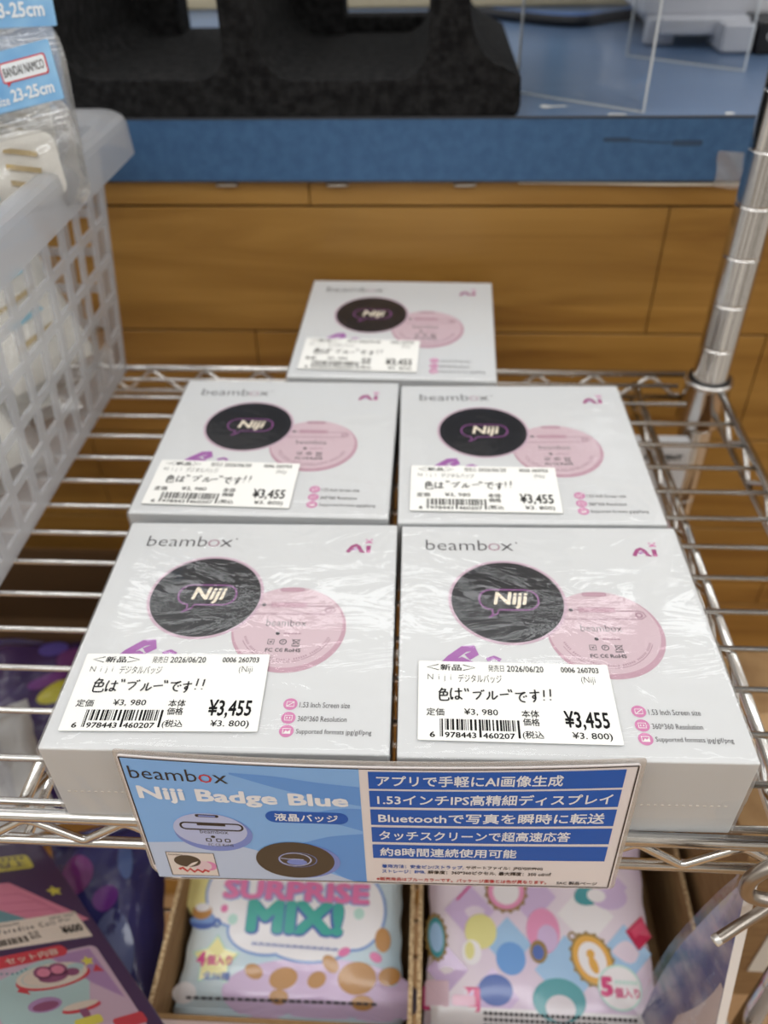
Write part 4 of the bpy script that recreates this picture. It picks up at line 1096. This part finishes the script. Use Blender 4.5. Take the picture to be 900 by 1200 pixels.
q.disk(-46, 51, 5.5, PPU, .2, 5); q.disk(-38, 51, 5.5, PPU, .2, 5); q.disk(-42, 47, 8.4, PPU, .2, 4.6); q.disk(-46, 51, 3.6, PPK, .24, 3.2); q.disk(-38, 51, 3.6, PPK, .24, 3.2); q.disk(-31, 47, 4, PPU, .2, 3); q.disk(-28, 50, 5, PMN, .19, 3)
q.poly([(-64, 42), (-58, 38), (-60, 46)], PRD, .12); q.poly([(-20, 44), (-16, 49), (-14, 42)], PRD, .12)
q.disk(-54, 29, 9, PLV, .1, 5); q.disk(-54, 28, 7, PPU, .14, 3); q.disk(-37, 21, 11, PRD, .1, 3); q.disk(-37, 22.6, 10, PCR, .13, 2.4); q.disk(-37, 17, 2.4, PPU, .12, 5)
for k in range(8): q.disk(-72 + 2.6 * k, 56 + 1.0 * sin(k), .8, PTL, .12, n=8)
q.put([((4.2 if k % 2 == 0 else 2.2) * sin(pi * k / 5) - 19.4, (4.2 if k % 2 == 0 else 2.2) * cos(pi * k / 5) + 52.5) for k in range(10)] + [(-19.4, 52.5)], [(k, (k + 1) % 10, 10) for k in range(10)], PYL, .1)
q.rrect(-26, 0, -8, 8, 2, PRD, .14); q.rrect(-45, 8, -30, 14, 2, PYL, .14)
q.disk(-70, 12, 12, PMN, .1, 9); q.disk(-70, 6, 14, PRD, .12, 3)
q.build('printed_artwork', pack)
lb = MB(); lb.slab([(-74, 75.5), (-7.8, 71.2), (-8.8, 94.6), (-74, 96.5)], .3, .6, mat('price_label_paper', (222, 208, 196), .6)); lb = lb.build('price_label', pack)
q = PR(.75)
q.text('¥600', -23.4, 76.6, -10.6, 83.6, BLACKINK, bold=.03); q.text('Paradise Coll', -58, 86.0, -24.5, 90.0, GREYINK, space=1.5, bold=.01); q.text('(Par', -22, 86.6, -14, 90.0, GREYINK)
q.text('本体', -43, 80.8, -36.4, 84, BLACKINK); q.text('価格', -43, 77.6, -36.4, 80.6, BLACKINK)
q.text('2026/06/18'[:7], -56, 91.6, -44, 94, GREYINK); q.text('0006 2607', -26, 91.0, -10, 93.4, GREYINK)
rnd = random.Random(8); x = -72
while x < -45:
    w = rnd.choice((.4, .4, .8, 1.1)); q.rect(x, 76.6, x + w, 81.6, BLACKINK); x += w + rnd.choice((.5, .8))
q.build('label_print', lb)

def foil_bag(label, loc, rot, w, h, d, base, seed, blobs, coat=.8, group=None, name='foil_bag'):
    t = thing(name, label, 'bag', loc, tuple(radians(a) for a in rot), group)
    m_ = mat(name + '_' + base[0], base[1], .25, coat=coat); add_bump(m_, 60, .5, .002, 3)
    q = MB(); hz_ = pillow(q, w, h, d, m_, 24, 24, 0, 0, crimp=1, rnd=.16, seed=seed); q.build('bag_body', t)
    q = PR(.3, lambda x, y, z: (x, y, hz_(x, y) + z), 3)
    for (x, y, rx, ry, c, ro) in blobs: q.disk(x, y, rx, ink('spot_%d_%d_%d' % c, c), .03 * abs(x) / 10, ry, 24, rot=ro)
    q.build('printed_artwork', t)
    for s_ in (-1, 1): MB().grid(lambda u, v, s_=s_: (-w / 2 + w * u, s_ * h / 2 - 4 + 8 * v, .6 + .4 * sin(v * 18)), 10, 12, m_).build('crimped_seal', t, solid=.5)
    return t
NAVY = ('navy', (44, 44, 96)); VIOL = ('violet', (62, 44, 98))
BG = 'shiny snack bags on the lower shelf'
foil_bag('shiny navy foil bag between the purple pack and the left cardboard tray', (-207, 235, -258), (8, -10, 12), 86, 150, 40, NAVY, 21,
         [(-14, 40, 12, 14, (110, 40, 110), .3), (8, 20, 9, 8, (96, 36, 120), 0), (14, -14, 14, 26, (84, 92, 132), .1), (-8, -30, 10, 12, (48, 66, 130), 0), (20, 44, 5, 16, (70, 90, 140), .2), (-20, 8, 3.2, 6, (196, 190, 210), .6), (24, -44, 4, 7, (190, 184, 100), .3)], group=BG)
foil_bag('purple snack bag with yellow patch seen through the wires left of the boxes', (-300, 392, -240), (14, 6, 12), 112, 150, 46, VIOL, 22,
         [(22, 44, 15, 13, (110, 54, 120), 0), (2, 58, 12, 9, (90, 80, 170), 0), (14, 14, 19, 9, (196, 190, 60), .3), (18, 12, 3, 7, (50, 40, 60), 0), (34, 20, 12, 9, (170, 50, 90), .3), (2, 26, 16, 6, (120, 60, 140), .2), (-20, -20, 12, 16, (44, 44, 110), .4), (34, 34, 8, 7, (190, 184, 60), .2), (30, 24, 7, 6, (60, 140, 170), 0)], group=BG)
foil_bag('dark navy snack bag with pink print seen through the wires by the basket corner', (-418, 392, -256), (14, 0, -10), 100, 110, 46, NAVY, 23,
         [(30, -6, 14, 12, (140, 60, 140), 0), (26, -34, 16, 12, (180, 60, 130), .2), (40, 30, 9, 8, (190, 184, 60), 0), (44, -6, 6, 7, (70, 150, 170), 0), (10, 20, 14, 12, (70, 60, 150), 0)], group=BG)
foil_bag('grey-white plastic bag seen under the wires at the left frame edge', (-292, 318, -200), (30, -10, 22), 56, 84, 24, ('grey', (186, 186, 186)), 24,
         [(4, 4, 5, 30, (168, 168, 172), .1)], group=BG, coat=.5)
# open dark carton behind the bags
DKCARD = mat('carton_dark', (104, 76, 48), .85)
ct = thing('storage_carton', 'open brown carton standing at the back left under the shelf', 'carton', (-378, 512, LOW))
for nm, a in (('front_panel', (-115, 115, -52, -49, 2, 96)), ('back_panel', (-115, 115, 49, 52, 2, 96)), ('side_panel', (-115, -112, -49, 49, 2, 96)), ('side_panel', (112, 115, -49, 49, 2, 96)), ('carton_base', (-115, 115, -52, 52, .2, 2))):
    MB().box(*a, DKCARD).build(nm, ct)
# tall white box with red dot and name, right rear
RM = mat('box_grey_white', (206, 208, 212), .5, coat=.2)
rb = thing('toy_box', 'tall white box with a red dot and name strip under the rear right post', 'box', (164, 505, LOW))
MB().box(-34, 25, -7, 7, .2, 268, RM, .8, 2).build('carton', rb)
q = PR(7.3, lambda x, y, z: (x, -z, y))
q.rect(-34, 150, 25, 200, mat('box_pink_panel', (222, 196, 208), .5)); q.disk(6, 182, 9, mat('box_pink_spot', (206, 110, 160), .5), .1, 10); q.disk(16, 168, 5, mat('box_pink_spot', (206, 110, 160), .5), .1)
q.disk(-12, 258, 3.0, mat('red_dot', (206, 50, 64), .5), .1, n=20); q.text('RE-MENT', -7, 255.6, 20, 260.4, BLACKINK, bold=.03, dz=.1)
q.build('printed_panel', rb)

# large carton on the right
big = thing('storage_carton', 'large closed brown carton on the lower shelf beside the right cardboard tray', 'carton', (262, 300, LOW - 0))
MB().box(-84, 100, -62, 90, .2, 178, CARD, 1.2, 2).build('carton_body', big)
MB().box(-84.4, 100.4, 10, 34, 176, 178.6, mat('packing_tape', (176, 136, 80), .25, coat=.4)).build('packing_tape', big)
MB().box(-50, -26, -63, -62, 40, 176, mat('carton_white_label', (226, 224, 218), .6)).build('white_label', big)

# ================================================================== HOOK AND HANGING SLEEVE
hk = thing('display_hook', 'bent steel display hook hung over the right end of the front rail', 'hook', (150, 170, -20))
def rel(pts, o=(150, 170, -20)): return [tuple(Vector(p) - Vector(o)) for p in pts]
MB().tube(curve(rel([(158, 180, 5), (148, 172, 8), (138, 165.5, 6), (129, 163.6, -1), (126, 162.6, -8), (128, 161.8, -15), (138, 161.6, -18), (150, 164, -18), (164, 170, -19)]), 6), 2.9, STEEL, 14).build('mounting_loop', hk)
tip = MB().tube(curve(rel([(164, 170, -19), (165, 180, -34), (160, 180, -44), (150, 176, -53), (138, 170.5, -58.5), (127, 164.5, -60.5)]), 6), 2.5, STEEL, 14).build('hook_arm', hk)
MB().lathe([(0.01, 0), (1.8, 0), (2.6, .7), (2.6, 3)], 0, 0, mat('hook_tip_bright', (226, 226, 224), .25, .6), 20).build('end_cap', tip, loc=rel([(125.6, 163.8, -60.9)])[0], rot=(0, radians(68), radians(28)))

sl = thing('card_sleeve', 'clear sleeve of white-edged art cards hanging from the steel hook', 'card sleeve', (138, 178, -40))
def relS(p): return tuple(Vector(p) - Vector((138, 178, -40)))
P1, P3 = Vector((139.5, 181, -40)), Vector((147.3, 163.7, -150)); P2 = Vector((134.8, 196, -240)); P4 = P3 + (P3 - P1) * 1.0
# card face in the plane P1-P3 (near edge) and back edge curving from P1 to P2
near = [P1.lerp(P4, t) for t in [i / 14 for i in range(15)]]
back = curve([P1 + Vector((0, 1, 0)), (137.5, 190, -88), (134.5, 197, -150), (133.5, 199, -210), (134, 198, -262)], 4)[:15]
n = min(len(near), len(back)); near, back = near[:n], back[:n]
ART = mat('card_art', (120, 110, 170), .35, coat=.5); add_mottle(ART, (70, 84, 160), (200, 190, 210), 38, 3, lo=.4, hi=.62)
CWHITE = mat('card_edge_white', (236, 232, 230), .6)
off = Vector((5.5, 2.0, 0))
vs, fs = [], []
for a_, b_ in zip(near, back):
    vs += [relS(a_), relS(b_)]
q = MB()
q.add(vs, [(2 * i, 2 * i + 1, 2 * i + 3, 2 * i + 2) for i in range(n - 1)], ART)
vs2 = [tuple(Vector(v) + off) for v in vs]
q.add(vs2, [(2 * i + 2, 2 * i + 3, 2 * i + 1, 2 * i) for i in range(n - 1)], CWHITE)
q.build('art_card', sl)
q = MB()
edge = []
for i in range(n): edge += [vs[2 * i], vs2[2 * i]]
q.add(edge, [(2 * i, 2 * i + 1, 2 * i + 3, 2 * i + 2) for i in range(n - 1)], CWHITE)
edge = []
for i in range(n): edge += [vs[2 * i + 1], vs2[2 * i + 1]]
q.add(edge, [(2 * i + 2, 2 * i + 3, 2 * i + 1, 2 * i) for i in range(n - 1)], CWHITE)
q.build('card_edges', sl)
PSH = mat('sleeve_pale_sheet', (222, 208, 214), .5)
q = MB(); vv = []
for i in range(5, n):
    d = Vector(vs[2 * i + 1]) - Vector(vs[2 * i]); k = min(.62, .10 * (i - 4))
    vv += [tuple(Vector(vs[2 * i]) + Vector((-.6, -.5, 0))), tuple(Vector(vs[2 * i]) + d * k + Vector((-.6, -.5, 0)))]
q.add(vv, [(2 * i, 2 * i + 1, 2 * i + 3, 2 * i + 2) for i in range(len(vv) // 2 - 1)], PSH); q.build('pale_card', sl)
SLV = clear_film('sleeve_clear', gloss=.08, rough=.06, wr_scale=40, wr=.8, haze=.05, edge=.6)
q = MB()
vs3 = []
for a_, b_ in zip(near, back):
    d = (a_ - b_).normalized() if (a_ - b_).length > 1e-6 else Vector((0, -1, 0))
    vs3 += [relS(a_ + d * 3.5 + Vector((-2.4, -1, 0))), relS(a_.lerp(b_, .5) + Vector((-4.5, -2.2, 0))), relS(b_ - d * 3 + Vector((-2, 0, 0)))]
q.add(vs3, [f for i in range(n - 1) for f in ((3 * i, 3 * i + 1, 3 * i + 4, 3 * i + 3), (3 * i + 1, 3 * i + 2, 3 * i + 5, 3 * i + 4))], SLV, True)
q.build('clear_sleeve', sl)
